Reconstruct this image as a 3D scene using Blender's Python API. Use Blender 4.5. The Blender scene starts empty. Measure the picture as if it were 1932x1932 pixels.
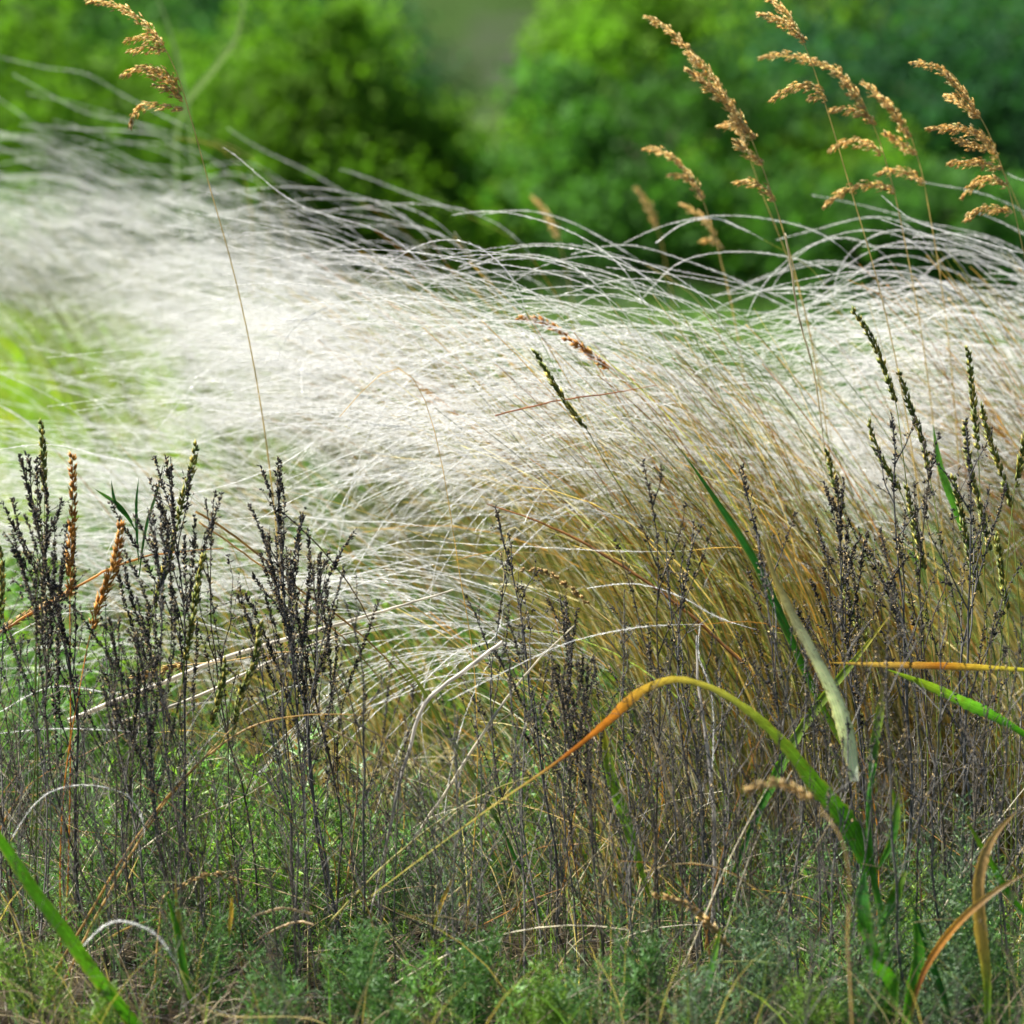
import bpy, math, random
import numpy as np
from mathutils import Vector

# ------------------------------------------------------------------ camera, sky, sun, exposure
S = bpy.context.scene
C = S.collection
CAM_H, PITCH, HALF = 1.0, math.radians(6.05), 0.15
cam_d = bpy.data.cameras.new('camera'); cam = bpy.data.objects.new('camera', cam_d); C.objects.link(cam)
cam.location = (0, 0, CAM_H); cam.rotation_euler = (math.radians(90) - PITCH, 0, 0)
cam_d.sensor_width = 36; cam_d.lens = 120; cam_d.clip_start = 0.1; cam_d.clip_end = 500
cam_d.dof.use_dof = True; cam_d.dof.focus_distance = 4.2; cam_d.dof.aperture_fstop = 4.7
S.camera = cam

SUN_EL, SUN_AZ = 56, -80          # azimuth from +Y towards +X, degrees
w = bpy.data.worlds.new('World'); S.world = w; w.use_nodes = True
nt = w.node_tree; bg = nt.nodes['Background']
sky = nt.nodes.new('ShaderNodeTexSky'); sky.sky_type = 'NISHITA'; sky.sun_disc = False
sky.sun_elevation = math.radians(SUN_EL); sky.sun_rotation = math.radians(SUN_AZ)
nt.links.new(sky.outputs[0], bg.inputs[0]); bg.inputs[1].default_value = 0.05
ld = bpy.data.lights.new('sun', 'SUN'); ld.energy = 5.0; ld.angle = math.radians(0.5); ld.color = (1.0, 0.95, 0.86)
sun = bpy.data.objects.new('sun', ld); C.objects.link(sun)
e, a = math.radians(SUN_EL), math.radians(SUN_AZ)
sdir = Vector((math.cos(e) * math.sin(a), math.cos(e) * math.cos(a), math.sin(e)))
sun.rotation_euler = (-sdir).to_track_quat('-Z', 'Y').to_euler()
S.view_settings.view_transform = 'Standard'; S.view_settings.look = 'None'
S.view_settings.exposure = 1.65; S.view_settings.gamma = 1.0
S.cycles.max_bounces = 6; S.cycles.diffuse_bounces = 3; S.cycles.transmission_bounces = 4
S.cycles.use_denoising = True

# ------------------------------------------------------------------ helpers
rng = np.random.default_rng(7)
U = lambda a, b, n=None: rng.uniform(a, b, n)
def V3(*p): return np.array(p, float)

def P(px, py, Y):
    """a point of the scene at depth Y, seen at pixel (px, py) of a 1932 px wide view"""
    x = (px - 966) / 966 * HALF; y = (966 - py) / 966 * HALF
    d = V3(x, math.cos(PITCH) + y * math.sin(PITCH), -math.sin(PITCH) + y * math.cos(PITCH))
    return V3(0, 0, CAM_H) + d * (Y / d[1])
def wx(px, Y): return (px - 966) / 966 * HALF * Y

def gz(x, y):
    x = np.asarray(x, float); y = np.asarray(y, float)
    z = 0.012 * np.sin(x * 3.1 + 1) * np.cos(y * 2.3) + 0.02 * np.sin(x * 0.9 + y * 0.7)
    z = z + 0.13 * np.exp(-((x + 0.75) ** 2 / 0.5 + (y - 7.0) ** 2 / 1.1))
    z = z + np.maximum(0, y - 30) * 0.42 + 0.25 * np.sin(x * 0.35 + 2) * np.clip((y - 12) / 20, 0, 1)
    return z

def smooth(pts, n):
    """Catmull-Rom through traced points, n samples"""
    p = np.array(pts, float)
    if len(p) == 2:
        t = np.linspace(0, 1, n)[:, None]; return p[0] * (1 - t) + p[1] * t
    h = np.maximum(np.linalg.norm(np.diff(p, axis=0), axis=1), 1e-6); d = np.r_[0, np.cumsum(h)]; sl = np.diff(p, axis=0) / h[:, None]
    m = np.vstack([sl[:1], (sl[:-1] * h[1:, None] + sl[1:] * h[:-1, None]) / (h[:-1] + h[1:])[:, None], sl[-1:]])   # non-uniform tangents, no overshoot
    m[0] = 1.5 * sl[0] - .5 * m[1]; m[-1] = 1.5 * sl[-1] - .5 * m[-2]
    t = np.linspace(0, d[-1], n); k = np.clip(np.searchsorted(d, t, 'right') - 1, 0, len(p) - 2); f = ((t - d[k]) / h[k])[:, None]; H = h[k][:, None]
    return (2 * f ** 3 - 3 * f ** 2 + 1) * p[k] + (f ** 3 - 2 * f ** 2 + f) * H * m[k] + (-2 * f ** 3 + 3 * f ** 2) * p[k + 1] + (f ** 3 - f ** 2) * H * m[k + 1]
def trace(px, Y, n=24, dY=0.0):
    """pixel polyline -> smooth 3-D path at depth Y (drifting by dY along its length)"""
    k = len(px)
    return smooth([P(x, y, Y + dY * i / max(k - 1, 1)) for i, (x, y) in enumerate(px)], n)

def nrm(v): return v / np.maximum(np.linalg.norm(v, axis=-1, keepdims=True), 1e-9)
def tang(p): return nrm(np.gradient(p, axis=-2))

class Geo:
    def __init__(s): s.v = []; s.c = []; s.f3 = []; s.f4 = []; s.n = 0
    def _add(s, v, c):
        v = v.reshape(-1, 3); o = s.n; s.v.append(v); s.n += len(v)
        s.c.append(np.broadcast_to(c, (len(v), 3)) if np.ndim(c) == 1 else c.reshape(-1, 3)); return o
    def tris(s, v, col):                       # v (K,3,3) col (K,3)
        K = len(v); o = s._add(v, np.repeat(col, 3, axis=0) if np.ndim(col) == 2 else np.asarray(col, float))
        s.f3.append(np.arange(K * 3).reshape(K, 3) + o)
    def quads(s, v, col):                      # v (K,4,3)
        K = len(v); o = s._add(v, np.repeat(col, 4, axis=0) if np.ndim(col) == 2 else np.asarray(col, float))
        s.f4.append(np.arange(K * 4).reshape(K, 4) + o)
    def _cols(s, col, N, M, k):
        col = np.asarray(col, float)
        if col.ndim == 1: col = np.broadcast_to(col, (N, 3))
        if col.ndim == 2: col = np.broadcast_to(col[:, None, :], (N, M, 3))
        return np.repeat(col[:, :, None, :], k, axis=2)
    def tubes(s, p, r, col, sides=4):          # p (N,M,3) r (N,M) or scalar
        p = np.asarray(p, float)
        if p.ndim == 2: p = p[None]
        N, M = p.shape[:2]; r = np.broadcast_to(r, (N, M)) if np.ndim(r) < 2 else r
        t = tang(p); ref = V3(0.31, 0.9, 0.17); a_ = nrm(np.cross(t, ref)); b_ = np.cross(t, a_)
        an = np.arange(sides) * 2 * math.pi / sides
        ring = a_[:, :, None] * np.cos(an)[:, None] + b_[:, :, None] * np.sin(an)[:, None]
        v = p[:, :, None] + ring * r[:, :, None, None]
        o = s._add(v, s._cols(col, N, M, sides))
        idx = np.arange(N * M * sides).reshape(N, M, sides) + o; nx = np.roll(idx, -1, axis=2)
        s.f4.append(np.stack([idx[:, :-1], nx[:, :-1], nx[:, 1:], idx[:, 1:]], -1).reshape(-1, 4))
    def ribbons(s, p, hw, col, side=None, fold=0.0):   # flat blades, optional V fold
        p = np.asarray(p, float)
        if p.ndim == 2: p = p[None]
        N, M = p.shape[:2]; hw = np.broadcast_to(hw, (N, M)) if np.ndim(hw) < 2 else hw
        t = tang(p)
        if side is None: side = nrm(rng.normal(size=(N, 1, 3)))
        sd = np.broadcast_to(side, p.shape); sd = nrm(sd - t * np.sum(sd * t, -1, keepdims=True))
        up = np.cross(t, sd)
        if fold:
            v = np.stack([p - sd * hw[..., None] + up * (hw * fold)[..., None], p, p + sd * hw[..., None] + up * (hw * fold)[..., None]], 2); k = 3
        else: v = np.stack([p - sd * hw[..., None], p + sd * hw[..., None]], 2); k = 2
        o = s._add(v, s._cols(col, N, M, k)); idx = np.arange(N * M * k).reshape(N, M, k) + o
        s.f4.append(np.stack([idx[:, :-1, :-1], idx[:, :-1, 1:], idx[:, 1:, 1:], idx[:, 1:, :-1]], -1).reshape(-1, 4))
    def spindles(s, p, d, ln, wd, col):        # little seed-like bodies
        K = len(p); d = nrm(d); ln = np.broadcast_to(ln, (K,)); wd = np.broadcast_to(wd, (K,))
        a_ = nrm(np.cross(d, rng.normal(size=(K, 3)))); b_ = np.cross(d, a_); m = p + d * (ln * 0.4)[:, None]
        w_ = wd[:, None]
        v = np.stack([p, m + a_ * w_, m + b_ * w_, m - a_ * w_, m - b_ * w_, p + d * ln[:, None]], 1)
        o = s._add(v, s._cols(col, K, 6, 1))
        f = np.array([[0, 2, 1], [0, 3, 2], [0, 4, 3], [0, 1, 4], [5, 1, 2], [5, 2, 3], [5, 3, 4], [5, 4, 1]])
        s.f3.append((np.arange(K)[:, None, None] * 6 + f[None] + o).reshape(-1, 3))
    def build(s, name, mat, parent=None, sm=False):
        v = np.concatenate(s.v).astype(np.float32); c = np.concatenate(s.c)
        f3 = np.concatenate(s.f3) if s.f3 else np.zeros((0, 3), int); f4 = np.concatenate(s.f4) if s.f4 else np.zeros((0, 4), int)
        me = bpy.data.meshes.new(name); me.vertices.add(len(v)); me.vertices.foreach_set('co', v.ravel())
        L = np.concatenate([f3.ravel(), f4.ravel()]).astype(np.int32); me.loops.add(len(L)); me.loops.foreach_set('vertex_index', L)
        st = np.concatenate([np.arange(len(f3)) * 3, len(f3) * 3 + np.arange(len(f4)) * 4]).astype(np.int32)
        me.polygons.add(len(st)); me.polygons.foreach_set('loop_start', st)
        if sm: me.polygons.foreach_set('use_smooth', np.ones(len(st), bool))
        me.update(calc_edges=True)
        ca = me.color_attributes.new('tint', 'FLOAT_COLOR', 'POINT')
        ca.data.foreach_set('color', np.c_[np.clip(c, 0, 1), np.ones(len(c))].astype(np.float32).ravel())
        me.materials.append(mat)
        o = bpy.data.objects.new(name, me); C.objects.link(o)
        if parent is not None: o.parent = parent
        return o
def rebase(g, org):
    g.v = [v - np.asarray(org) for v in g.v]; return g

def tag(o, label=None, cat=None, group=None, kind=None):
    if label: o['label'] = label
    if cat: o['category'] = cat
    if group: o['group'] = group
    if kind: o['kind'] = kind
    return o
def thing(name, loc, label, cat, group=None):
    o = bpy.data.objects.new(name, None); C.objects.link(o); o.location = loc; o.empty_display_size = 0.02
    return tag(o, label, cat, group)

# ------------------------------------------------------------------ materials (procedural, tinted per strand)
def plant_mat(name, trans=0.4, rough=0.5, spec=0.3, nscale=60.0, namp=0.35, tgain=(1, 1, 1)):
    m = bpy.data.materials.new(name); m.use_nodes = True; t = m.node_tree; t.nodes.clear(); N = t.nodes.new; L = t.links.new
    out = N('ShaderNodeOutputMaterial'); at = N('ShaderNodeAttribute'); at.attribute_name = 'tint'
    tc = N('ShaderNodeTexCoord'); no = N('ShaderNodeTexNoise'); no.inputs['Scale'].default_value = nscale; no.inputs['Detail'].default_value = 3
    L(tc.outputs['Object'], no.inputs['Vector'])
    mr = N('ShaderNodeMapRange'); mr.inputs['From Min'].default_value = 0.3; mr.inputs['From Max'].default_value = 0.7
    mr.inputs['To Min'].default_value = 1 - namp; mr.inputs['To Max'].default_value = 1 + namp; L(no.outputs[0], mr.inputs['Value'])
    mx = N('ShaderNodeVectorMath'); mx.operation = 'SCALE'; L(at.outputs['Color'], mx.inputs[0]); L(mr.outputs[0], mx.inputs['Scale'])
    bs = N('ShaderNodeBsdfPrincipled'); bs.inputs['Roughness'].default_value = rough; bs.inputs['Specular IOR Level'].default_value = spec
    L(mx.outputs[0], bs.inputs['Base Color'])
    if trans > 0:
        tr = N('ShaderNodeBsdfTranslucent'); g = N('ShaderNodeVectorMath'); g.operation = 'MULTIPLY'; g.inputs[1].default_value = tgain
        L(mx.outputs[0], g.inputs[0]); L(g.outputs[0], tr.inputs['Color'])
        ms = N('ShaderNodeMixShader'); ms.inputs[0].default_value = trans; L(bs.outputs[0], ms.inputs[1]); L(tr.outputs[0], ms.inputs[2]); L(ms.outputs[0], out.inputs[0])
    else: L(bs.outputs[0], out.inputs[0])
    return m
M_plume = plant_mat('feather_hair', 0.5, 0.28, 0.8, 30, 0.06)
M_culm = plant_mat('dry_culm', 0.5, 0.36, 0.6, 45, 0.3)
M_seed = plant_mat('golden_spikelet', 0.45, 0.5, 0.4, 160, 0.3)
M_dark = plant_mat('weathered_stem', 0.0, 0.6, 0.35, 220, 0.45)
M_head = plant_mat('dry_seed_head', 0.08, 0.75, 0.2, 260, 0.5)
M_blade = plant_mat('green_blade', 0.52, 0.38, 0.5, 90, 0.22, (1.5, 1.6, 0.7))
M_sage = plant_mat('sage_leaf', 0.35, 0.5, 0.4, 8, 0.35, (1.1, 1.2, 0.7))
M_tree = plant_mat('tree_leaf', 0.45, 0.7, 0.12, 1.2, 0.4, (1.1, 1.3, 0.5))
M_bark = plant_mat('bark', 0.0, 0.8, 0.2, 20, 0.4)
def ground_mat():
    m = bpy.data.materials.new('steppe_soil'); m.use_nodes = True; t = m.node_tree; N = t.nodes.new; L = t.links.new
    bs = t.nodes['Principled BSDF']; bs.inputs['Roughness'].default_value = 0.95; bs.inputs['Specular IOR Level'].default_value = 0.0
    tc = N('ShaderNodeTexCoord'); sp = N('ShaderNodeSeparateXYZ'); L(tc.outputs['Object'], sp.inputs[0])
    n1 = N('ShaderNodeTexNoise'); n1.inputs['Scale'].default_value = 0.55; n1.inputs['Detail'].default_value = 6; L(tc.outputs['Object'], n1.inputs['Vector'])
    n2 = N('ShaderNodeTexNoise'); n2.inputs['Scale'].default_value = 22; n2.inputs['Detail'].default_value = 8; L(tc.outputs['Object'], n2.inputs['Vector'])
    r1 = N('ShaderNodeValToRGB'); r1.color_ramp.elements[0].position = 0.35; r1.color_ramp.elements[0].color = (0.012, 0.010, 0.006, 1)
    r1.color_ramp.elements[1].position = 0.7; r1.color_ramp.elements[1].color = (0.05, 0.042, 0.026, 1); L(n2.outputs[0], r1.inputs[0])
    r2 = N('ShaderNodeValToRGB'); r2.color_ramp.elements[0].position = 0.4; r2.color_ramp.elements[0].color = (0.10, 0.20, 0.03, 1)
    r2.color_ramp.elements[1].position = 0.66; r2.color_ramp.elements[1].color = (0.15, 0.12, 0.11, 1); L(n1.outputs[0], r2.inputs[0])
    mr = N('ShaderNodeMapRange'); mr.inputs['From Min'].default_value = 6; mr.inputs['From Max'].default_value = 9; L(sp.outputs[1], mr.inputs['Value'])
    mr2 = N('ShaderNodeMapRange'); mr2.inputs['From Min'].default_value = 29; mr2.inputs['From Max'].default_value = 33; L(sp.outputs[1], mr2.inputs['Value'])
    mx = N('ShaderNodeMix'); mx.data_type = 'RGBA'; L(mr.outputs[0], mx.inputs[0]); L(r1.outputs[0], mx.inputs[6]); L(r2.outputs[0], mx.inputs[7])
    mx2 = N('ShaderNodeMix'); mx2.data_type = 'RGBA'; L(mr2.outputs[0], mx2.inputs[0]); L(mx.outputs[2], mx2.inputs[6]); r3 = N('ShaderNodeValToRGB'); r3.color_ramp.elements[0].position = 0.42; r3.color_ramp.elements[0].color = (0.046, 0.048, 0.040, 1); r3.color_ramp.elements[1].position = 0.6; r3.color_ramp.elements[1].color = (0.030, 0.055, 0.016, 1); L(n1.outputs[0], r3.inputs[0]); L(r3.outputs[0], mx2.inputs[7])
    L(mx2.outputs[2], bs.inputs['Base Color'])
    bp = N('ShaderNodeBump'); bp.inputs['Strength'].default_value = 0.6; bp.inputs['Distance'].default_value = 0.01; L(n2.outputs[0], bp.inputs['Height']); L(bp.outputs[0], bs.inputs['Normal'])
    return m

# ------------------------------------------------------------------ ground
xs = np.r_[np.linspace(-90, -4, 40), np.linspace(-3.9, 3.9, 80), np.linspace(4, 90, 40)]
ys = np.r_[np.linspace(-6, 2, 10), np.linspace(2.1, 12, 110), np.linspace(12.5, 160, 120)]
X, Y_ = np.meshgrid(xs, ys); Z = gz(X, Y_)
g = Geo(); vv = np.stack([X, Y_, Z], -1); g._add(vv, V3(.1, .1, .1)); nx_ = len(xs); i = np.arange(len(ys) * nx_).reshape(len(ys), nx_)
g.f4.append(np.stack([i[:-1, :-1], i[:-1, 1:], i[1:, 1:], i[1:, :-1]], -1).reshape(-1, 4))
gr = g.build('ground', ground_mat(), sm=True); gr['kind'] = 'structure'

# ------------------------------------------------------------------ background shrubs and trees
def tree(px, Y, top_py, rad, col, name, label, leaves=13000, lsz=0.04, flat=0.85):
    x = wx(px, Y); z0 = float(gz(x, Y)); top = P(px, top_py, Y)[2]; H = top - z0
    root = thing(name, (x, Y, z0), label, 'tree' if name == 'tree' else 'shrub', 'trees and shrubs behind the meadow')
    g = Geo(); nb = 7; n = 8
    g.tubes(np.stack([np.zeros(n) + np.linspace(0, .1, n) * U(-1, 1), np.zeros(n), np.linspace(-0.1, H * 0.8, n)], -1), np.linspace(0.05 + 0.02 * H, 0.012, n), V3(.07, .055, .045), 6)
    for k in range(nb):
        a_ = U(0, 6.28); s0 = U(.15, .6) * H; L_ = rad * U(.6, 1.0); t = np.linspace(0, 1, n)
        g.tubes(np.stack([math.cos(a_) * L_ * t, math.sin(a_) * L_ * t, s0 + t * H * U(.25, .5) * (1.2 - .4 * t)], -1), np.linspace(0.02 + .005 * H, 0.005, n), V3(.08, .06, .05), 5)
    g.build('trunk', M_bark, root)
    g = Geo(); nc = int(34 + 10 * H); cc = rng.normal(size=(nc, 3)); cc = nrm(cc) * (U(0.2, 1.5, nc) ** 0.6)[:, None]
    cc = cc * V3(rad, rad * .8, H * .48) + V3(0, 0, H * .53); cr = U(.2, .6, nc) * rad
    cb = U(.7, 1.3, nc)
    which = rng.integers(0, nc, leaves); p = cc[which] + nrm(rng.normal(size=(leaves, 3))) * (U(0, 1, leaves) ** .45 * cr[which])[:, None] * V3(1, 1, flat)
    keep = p[:, 2] > .03; p = p[keep]; which = which[keep]; K = len(p)
    d1 = nrm(rng.normal(size=(K, 3))) ; d2 = nrm(np.cross(d1, rng.normal(size=(K, 3)))); sz = (U(.6, 1.4, K) * lsz)[:, None]
    v = np.stack([p - d1 * sz, p + d2 * sz * .45, p + d1 * sz, p - d2 * sz * .45], 1)
    g.quads(v, np.asarray(col) * (cb[which] * U(.75, 1.25, K))[:, None]); g.build('crown', M_tree, root)
BR, MD, DK, GY = (.105, .22, .02), (.055, .15, .028), (.024, .085, .034), (.07, .08, .06)
TREES = [
 (60, 20, 60, 1.0, BR, 'shrub', 'bright green shrub at the left edge behind the white plumes'),
 (150, 23, -60, 1.3, MD, 'shrub', 'mid green shrub rising above the left seed stalk'),
 (440, 26, -80, 1.2, DK, 'shrub', 'dark green shrub filling the gap right of the left seed stalk'),
 (550, 21, 20, .72, BR, 'shrub', 'bright yellow-green rounded shrub left of the grey slope'),
 (560, 24, 180, .9, MD, 'shrub', 'low mid green shrub under the bright rounded one on the left'),
 (770, 21, 290, .6, BR, 'shrub', 'low bright shrub at the foot of the grey slope'),
 (1000, 22, 330, .5, BR, 'shrub', 'low bright green shrub in front of the grey slope in the middle'),
 (1240, 24, 0, .82, BR, 'shrub', 'tall bright green shrub just right of the grey slope'),
 (1260, 21, 130, .9, MD, 'shrub', 'mid green shrub behind the longest golden panicle'),
 (1420, 26, -60, 1.3, BR, 'shrub', 'large bright green shrub between the golden panicles'),
 (1600, 23, 60, 1.1, DK, 'shrub', 'dark green shrub behind the crossed golden panicles'),
 (1760, 26, -80, 1.5, DK, 'tree', 'dark green tree behind the right golden panicles'),
 (1930, 22, 90, 1.1, DK, 'tree', 'dark leafy tree at the right edge of the picture'),
 (1680, 20, 330, .7, MD, 'shrub', 'low mid green shrub behind the stalks on the right'),
 (310, 25, 140, .9, MD, 'shrub', 'mid green shrub between the two left bright ones'),
 (720, 25, 250, .42, MD, 'shrub', 'narrow mid green shrub at the left side of the grey slope'),
 (880, 25, 400, .5, GY, 'shrub', 'low greyish shrub at the bottom of the grey slope'),
 (1030, 27, 200, .3, DK, 'shrub', 'dark green shrub at the right side of the grey slope'),
 (1500, 21, 250, .7, BR, 'shrub', 'bright green shrub low between the tall panicles'),
 (330, 34, -200, 1.7, MD, 'tree', 'tall mid green tree far back on the left'),
 (1350, 36, -220, 1.9, MD, 'tree', 'tall mid green tree far back in the middle right'),
 (1650, 36, -260, 2.4, MD, 'tree', 'tall green tree farthest back on the right'),
 (2150, 26, -150, 1.8, MD, 'tree', 'mid green tree cut by the right edge of the picture'),
 (-150, 27, -150, 1.8, MD, 'tree', 'mid green tree cut by the left edge of the picture'),
]
for px, Y, tp, rd, col, nm, lb in TREES: tree(px, Y, tp, rd, col, nm, lb)

# distant meadow grass (nobody could count it)
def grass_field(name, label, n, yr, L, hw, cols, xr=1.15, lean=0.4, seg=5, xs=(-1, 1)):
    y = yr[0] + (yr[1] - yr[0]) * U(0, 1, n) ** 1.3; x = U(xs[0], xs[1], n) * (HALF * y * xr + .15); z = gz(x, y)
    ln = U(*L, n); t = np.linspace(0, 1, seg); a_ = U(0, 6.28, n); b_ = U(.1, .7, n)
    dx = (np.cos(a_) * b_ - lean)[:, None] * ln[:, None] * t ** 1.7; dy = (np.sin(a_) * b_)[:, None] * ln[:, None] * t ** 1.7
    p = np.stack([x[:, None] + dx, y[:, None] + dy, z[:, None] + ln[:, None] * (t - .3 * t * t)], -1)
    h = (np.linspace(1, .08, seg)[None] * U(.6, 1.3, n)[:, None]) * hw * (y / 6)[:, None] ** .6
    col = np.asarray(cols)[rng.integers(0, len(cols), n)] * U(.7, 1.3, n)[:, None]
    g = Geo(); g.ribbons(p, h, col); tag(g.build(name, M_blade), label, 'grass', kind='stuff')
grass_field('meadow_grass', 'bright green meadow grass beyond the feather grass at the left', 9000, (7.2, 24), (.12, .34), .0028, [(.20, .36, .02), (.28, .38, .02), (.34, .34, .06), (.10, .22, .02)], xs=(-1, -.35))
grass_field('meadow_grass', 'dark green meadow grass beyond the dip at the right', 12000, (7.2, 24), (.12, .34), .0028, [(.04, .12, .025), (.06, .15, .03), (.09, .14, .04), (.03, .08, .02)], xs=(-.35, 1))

# ------------------------------------------------------------------ feather grass
CULM = np.array([(.86, .62, .15), (.50, .50, .09), (.76, .42, .07), (.88, .76, .36), (.16, .16, .04), (.30, .42, .07), (.52, .25, .05), (.90, .86, .64)])
def theta_path(base, L, th, az, M, wob=0.0, azd=0.0):
    """paths leaning to -x: th (N,M) angle from vertical, az (N,) swing in depth"""
    N = len(base); s = (L / (M - 1))[:, None]
    if wob: th = th + (rng.normal(size=(N, 1)) * wob) * np.sin(np.linspace(0, 1, M)[None] * U(4, 9, (N, 1)) + U(0, 6.28, (N, 1)))
    az = az[:, None] + (azd[:, None] if np.ndim(azd) else azd) * np.linspace(0, 1, M)[None]
    d = np.stack([-np.sin(th) * np.cos(az), np.sin(th) * np.sin(az), np.cos(th)], -1) * s[..., None]
    return base[:, None] + np.concatenate([np.zeros((N, 1, 3)), np.cumsum(d[:, :-1], 1)], 1)
def hairs(g, p, K, ln, hw, col, t0=.12):
    N, M = p.shape[:2]; t = U(t0, 1, (N, K)) * (M - 1); i = np.minimum(t.astype(int), M - 2); f = (t - i)[..., None]
    n_ = np.arange(N)[:, None]; q = p[n_, i] * (1 - f) + p[n_, i + 1] * f; tg = nrm(p[n_, i + 1] - p[n_, i])
    rad = nrm(np.cross(tg, rng.normal(size=q.shape))); al = U(.15, .62, (N, K))[..., None]
    d = tg * np.cos(al) + rad * np.sin(al); u = t / (M - 1)
    l = (ln * U(.6, 1.2, (N, K)) * (1 - .45 * u))[..., None]; sd = nrm(np.cross(d, rng.normal(size=q.shape))) * hw
    v = np.stack([q - sd, q + sd, q + d * l], 2).reshape(-1, 3, 3)
    g.tris(v, np.repeat(np.broadcast_to(col, (N, 3)), K, axis=0))
def awn_geo(g, p, K=150, ln=.0088, hw=.00022, core=.0004, tint=None):
    N, M = p.shape[:2]; tint = np.broadcast_to(V3(.86, .86, .83) if tint is None else tint, (N, 3))
    r = np.linspace(1, .55, M)[None] * core
    g.tubes(p, np.broadcast_to(r, (N, M)), tint * .97, 3); hairs(g, p, K, ln, hw, tint)
def awn_paths(tip, th0, M=22, Lr=(.24, .42), end=(1.35, 2.0), az=None):
    N = len(tip); t = np.linspace(0, 1, M)[None]; te = (U(*end, N) if isinstance(end, tuple) else end)[:, None]; tm = th0[:, None] + (te - th0[:, None]) * (1 - (1 - t) ** 2.2)
    st = (U(0, 1, N) < .12)[:, None]; tm = tm + st * (U(-.2, .9, (N, 1)) * np.minimum(1, t * 3))
    # some tips keep curling over
    tm = tm + (U(0, 1, N) < .12)[:, None] * U(.5, 1.3, (N, 1)) * t ** 4
    return theta_path(tip, U(*Lr, N), tm, U(-.5, .5, N) if az is None else az, M, .10, U(-.6, .6, N) + st[:, 0] * U(-1, 1, N))
NIND = 60
def tussock(px, Y, n, L, label, leaves=260, rad=.09, th=(.05, .95), apc=2, K=330, hw=.00022, end=(1.35, 2.0), Lr=(.28, .48), lcol=None, leafL=.8, ccol=None):
    x = wx(px, Y); z0 = float(gz(x, Y)); root = thing('feather_grass', (x, Y, z0), label, 'grass tussock', 'feather grass tussocks bent by the wind')
    def bases(k):
        a_ = U(0, 6.28, k); r = rad * U(0, 1, k) ** .5; b = np.stack([np.cos(a_) * r * 1.3, np.sin(a_) * r, np.zeros(k)], -1)
        b[:, 2] = gz(b[:, 0] + x, b[:, 1] + Y) - z0 - .005; return b
    M = 14; t = np.linspace(0, 1, M)[None]
    b = bases(n); nl = max(4, n // 9); lk = rng.integers(0, nl, n); lo = rng.normal(size=nl); lL = U(0, 1, nl); la = U(-.35, .35, nl)
    th1 = th[1] + lo[lk] * .15 + rng.normal(size=n) * .05; tha = th[0] + rng.normal(size=n) * .07
    thm = tha[:, None] + (th1 - tha)[:, None] * t ** 1.15; p = theta_path(b, L[0] + (L[1] - L[0]) * np.clip(lL[lk] + rng.normal(size=n) * .12, -.1, 1.05), thm, la[lk] + rng.normal(size=n) * .07, M, .03)
    col = CULM[rng.choice(len(CULM), n, p=[.22, .2, .16, .12, .1, .1, .06, .04])] * U(.75, 1.2, n)[:, None]; r = np.linspace(.0008, .00045, M)[None] * U(.9, 1.6, n)[:, None]
    if ccol is not None: col = col * .25 + np.asarray(ccol) * .75
    k = min(NIND, n)
    for j in range(k): g = Geo(); g.tubes(p[j:j + 1], r[j:j + 1], col[j:j + 1], 4); g.build('culm', M_culm, root)
    if n > k: g = Geo(); g.tubes(p[k:], r[k:], col[k:], 3); g.build('culms', M_culm, root)['kind'] = 'stuff'
    # wiry basal leaves
    if leaves:
        b2 = bases(leaves); l1 = U(.4, 1.0, leaves) * L[1] * leafL; tb = th[0] + rng.normal(size=leaves) * .16; te = th[1] + .2 + rng.normal(size=leaves) * .3
        p2 = theta_path(b2, l1, tb[:, None] + (te - tb)[:, None] * t ** 1.4, U(-.6, .6, leaves), M, .04)
        c2 = CULM[rng.choice(len(CULM), leaves, p=[.22, .18, .07, .14, .15, .14, .02, .08])] * U(.7, 1.15, leaves)[:, None]
        if lcol is not None: c2 = c2 * .5 + np.asarray(lcol) * .5
        g = Geo(); g.ribbons(p2, np.linspace(.0014, .0003, M)[None] * U(.6, 1.5, leaves)[:, None], c2 * np.where(U(0, 1, (leaves, 1)) < .3, .35, 1.1)); g.build('wiry_leaves', M_culm, root)['kind'] = 'stuff'
    # plumed awns
    idx = np.repeat(np.arange(n), apc); tip = p[idx, -1] - (p[idx, -1] - p[idx, -2]) * U(0, 3, len(idx))[:, None]
    le = U(end[0], end[1], nl)[lk[idx]] + rng.normal(size=len(idx)) * .13; lz = U(-.5, .5, nl)[lk[idx]] + rng.normal(size=len(idx)) * .13
    ap = awn_paths(tip, th1[idx] + rng.normal(size=len(idx)) * .14, Lr=Lr, end=le, az=lz)
    o = np.argsort(-ap[:, :, 2].max(1)); ap = ap[o]; k = min(NIND, len(ap)); tw = U(.9, 1.04, (len(ap), 1)) * V3(.93, .925, .90)
    for j in range(k): g = Geo(); awn_geo(g, ap[j:j + 1], K, hw=hw, tint=tw[j:j + 1]); g.build('feather_awn', M_plume, root)
    if len(ap) > k: g = Geo(); awn_geo(g, ap[k:], K, hw=hw, tint=tw[k:]); g.build('feather_awns', M_plume, root)['kind'] = 'stuff'

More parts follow.
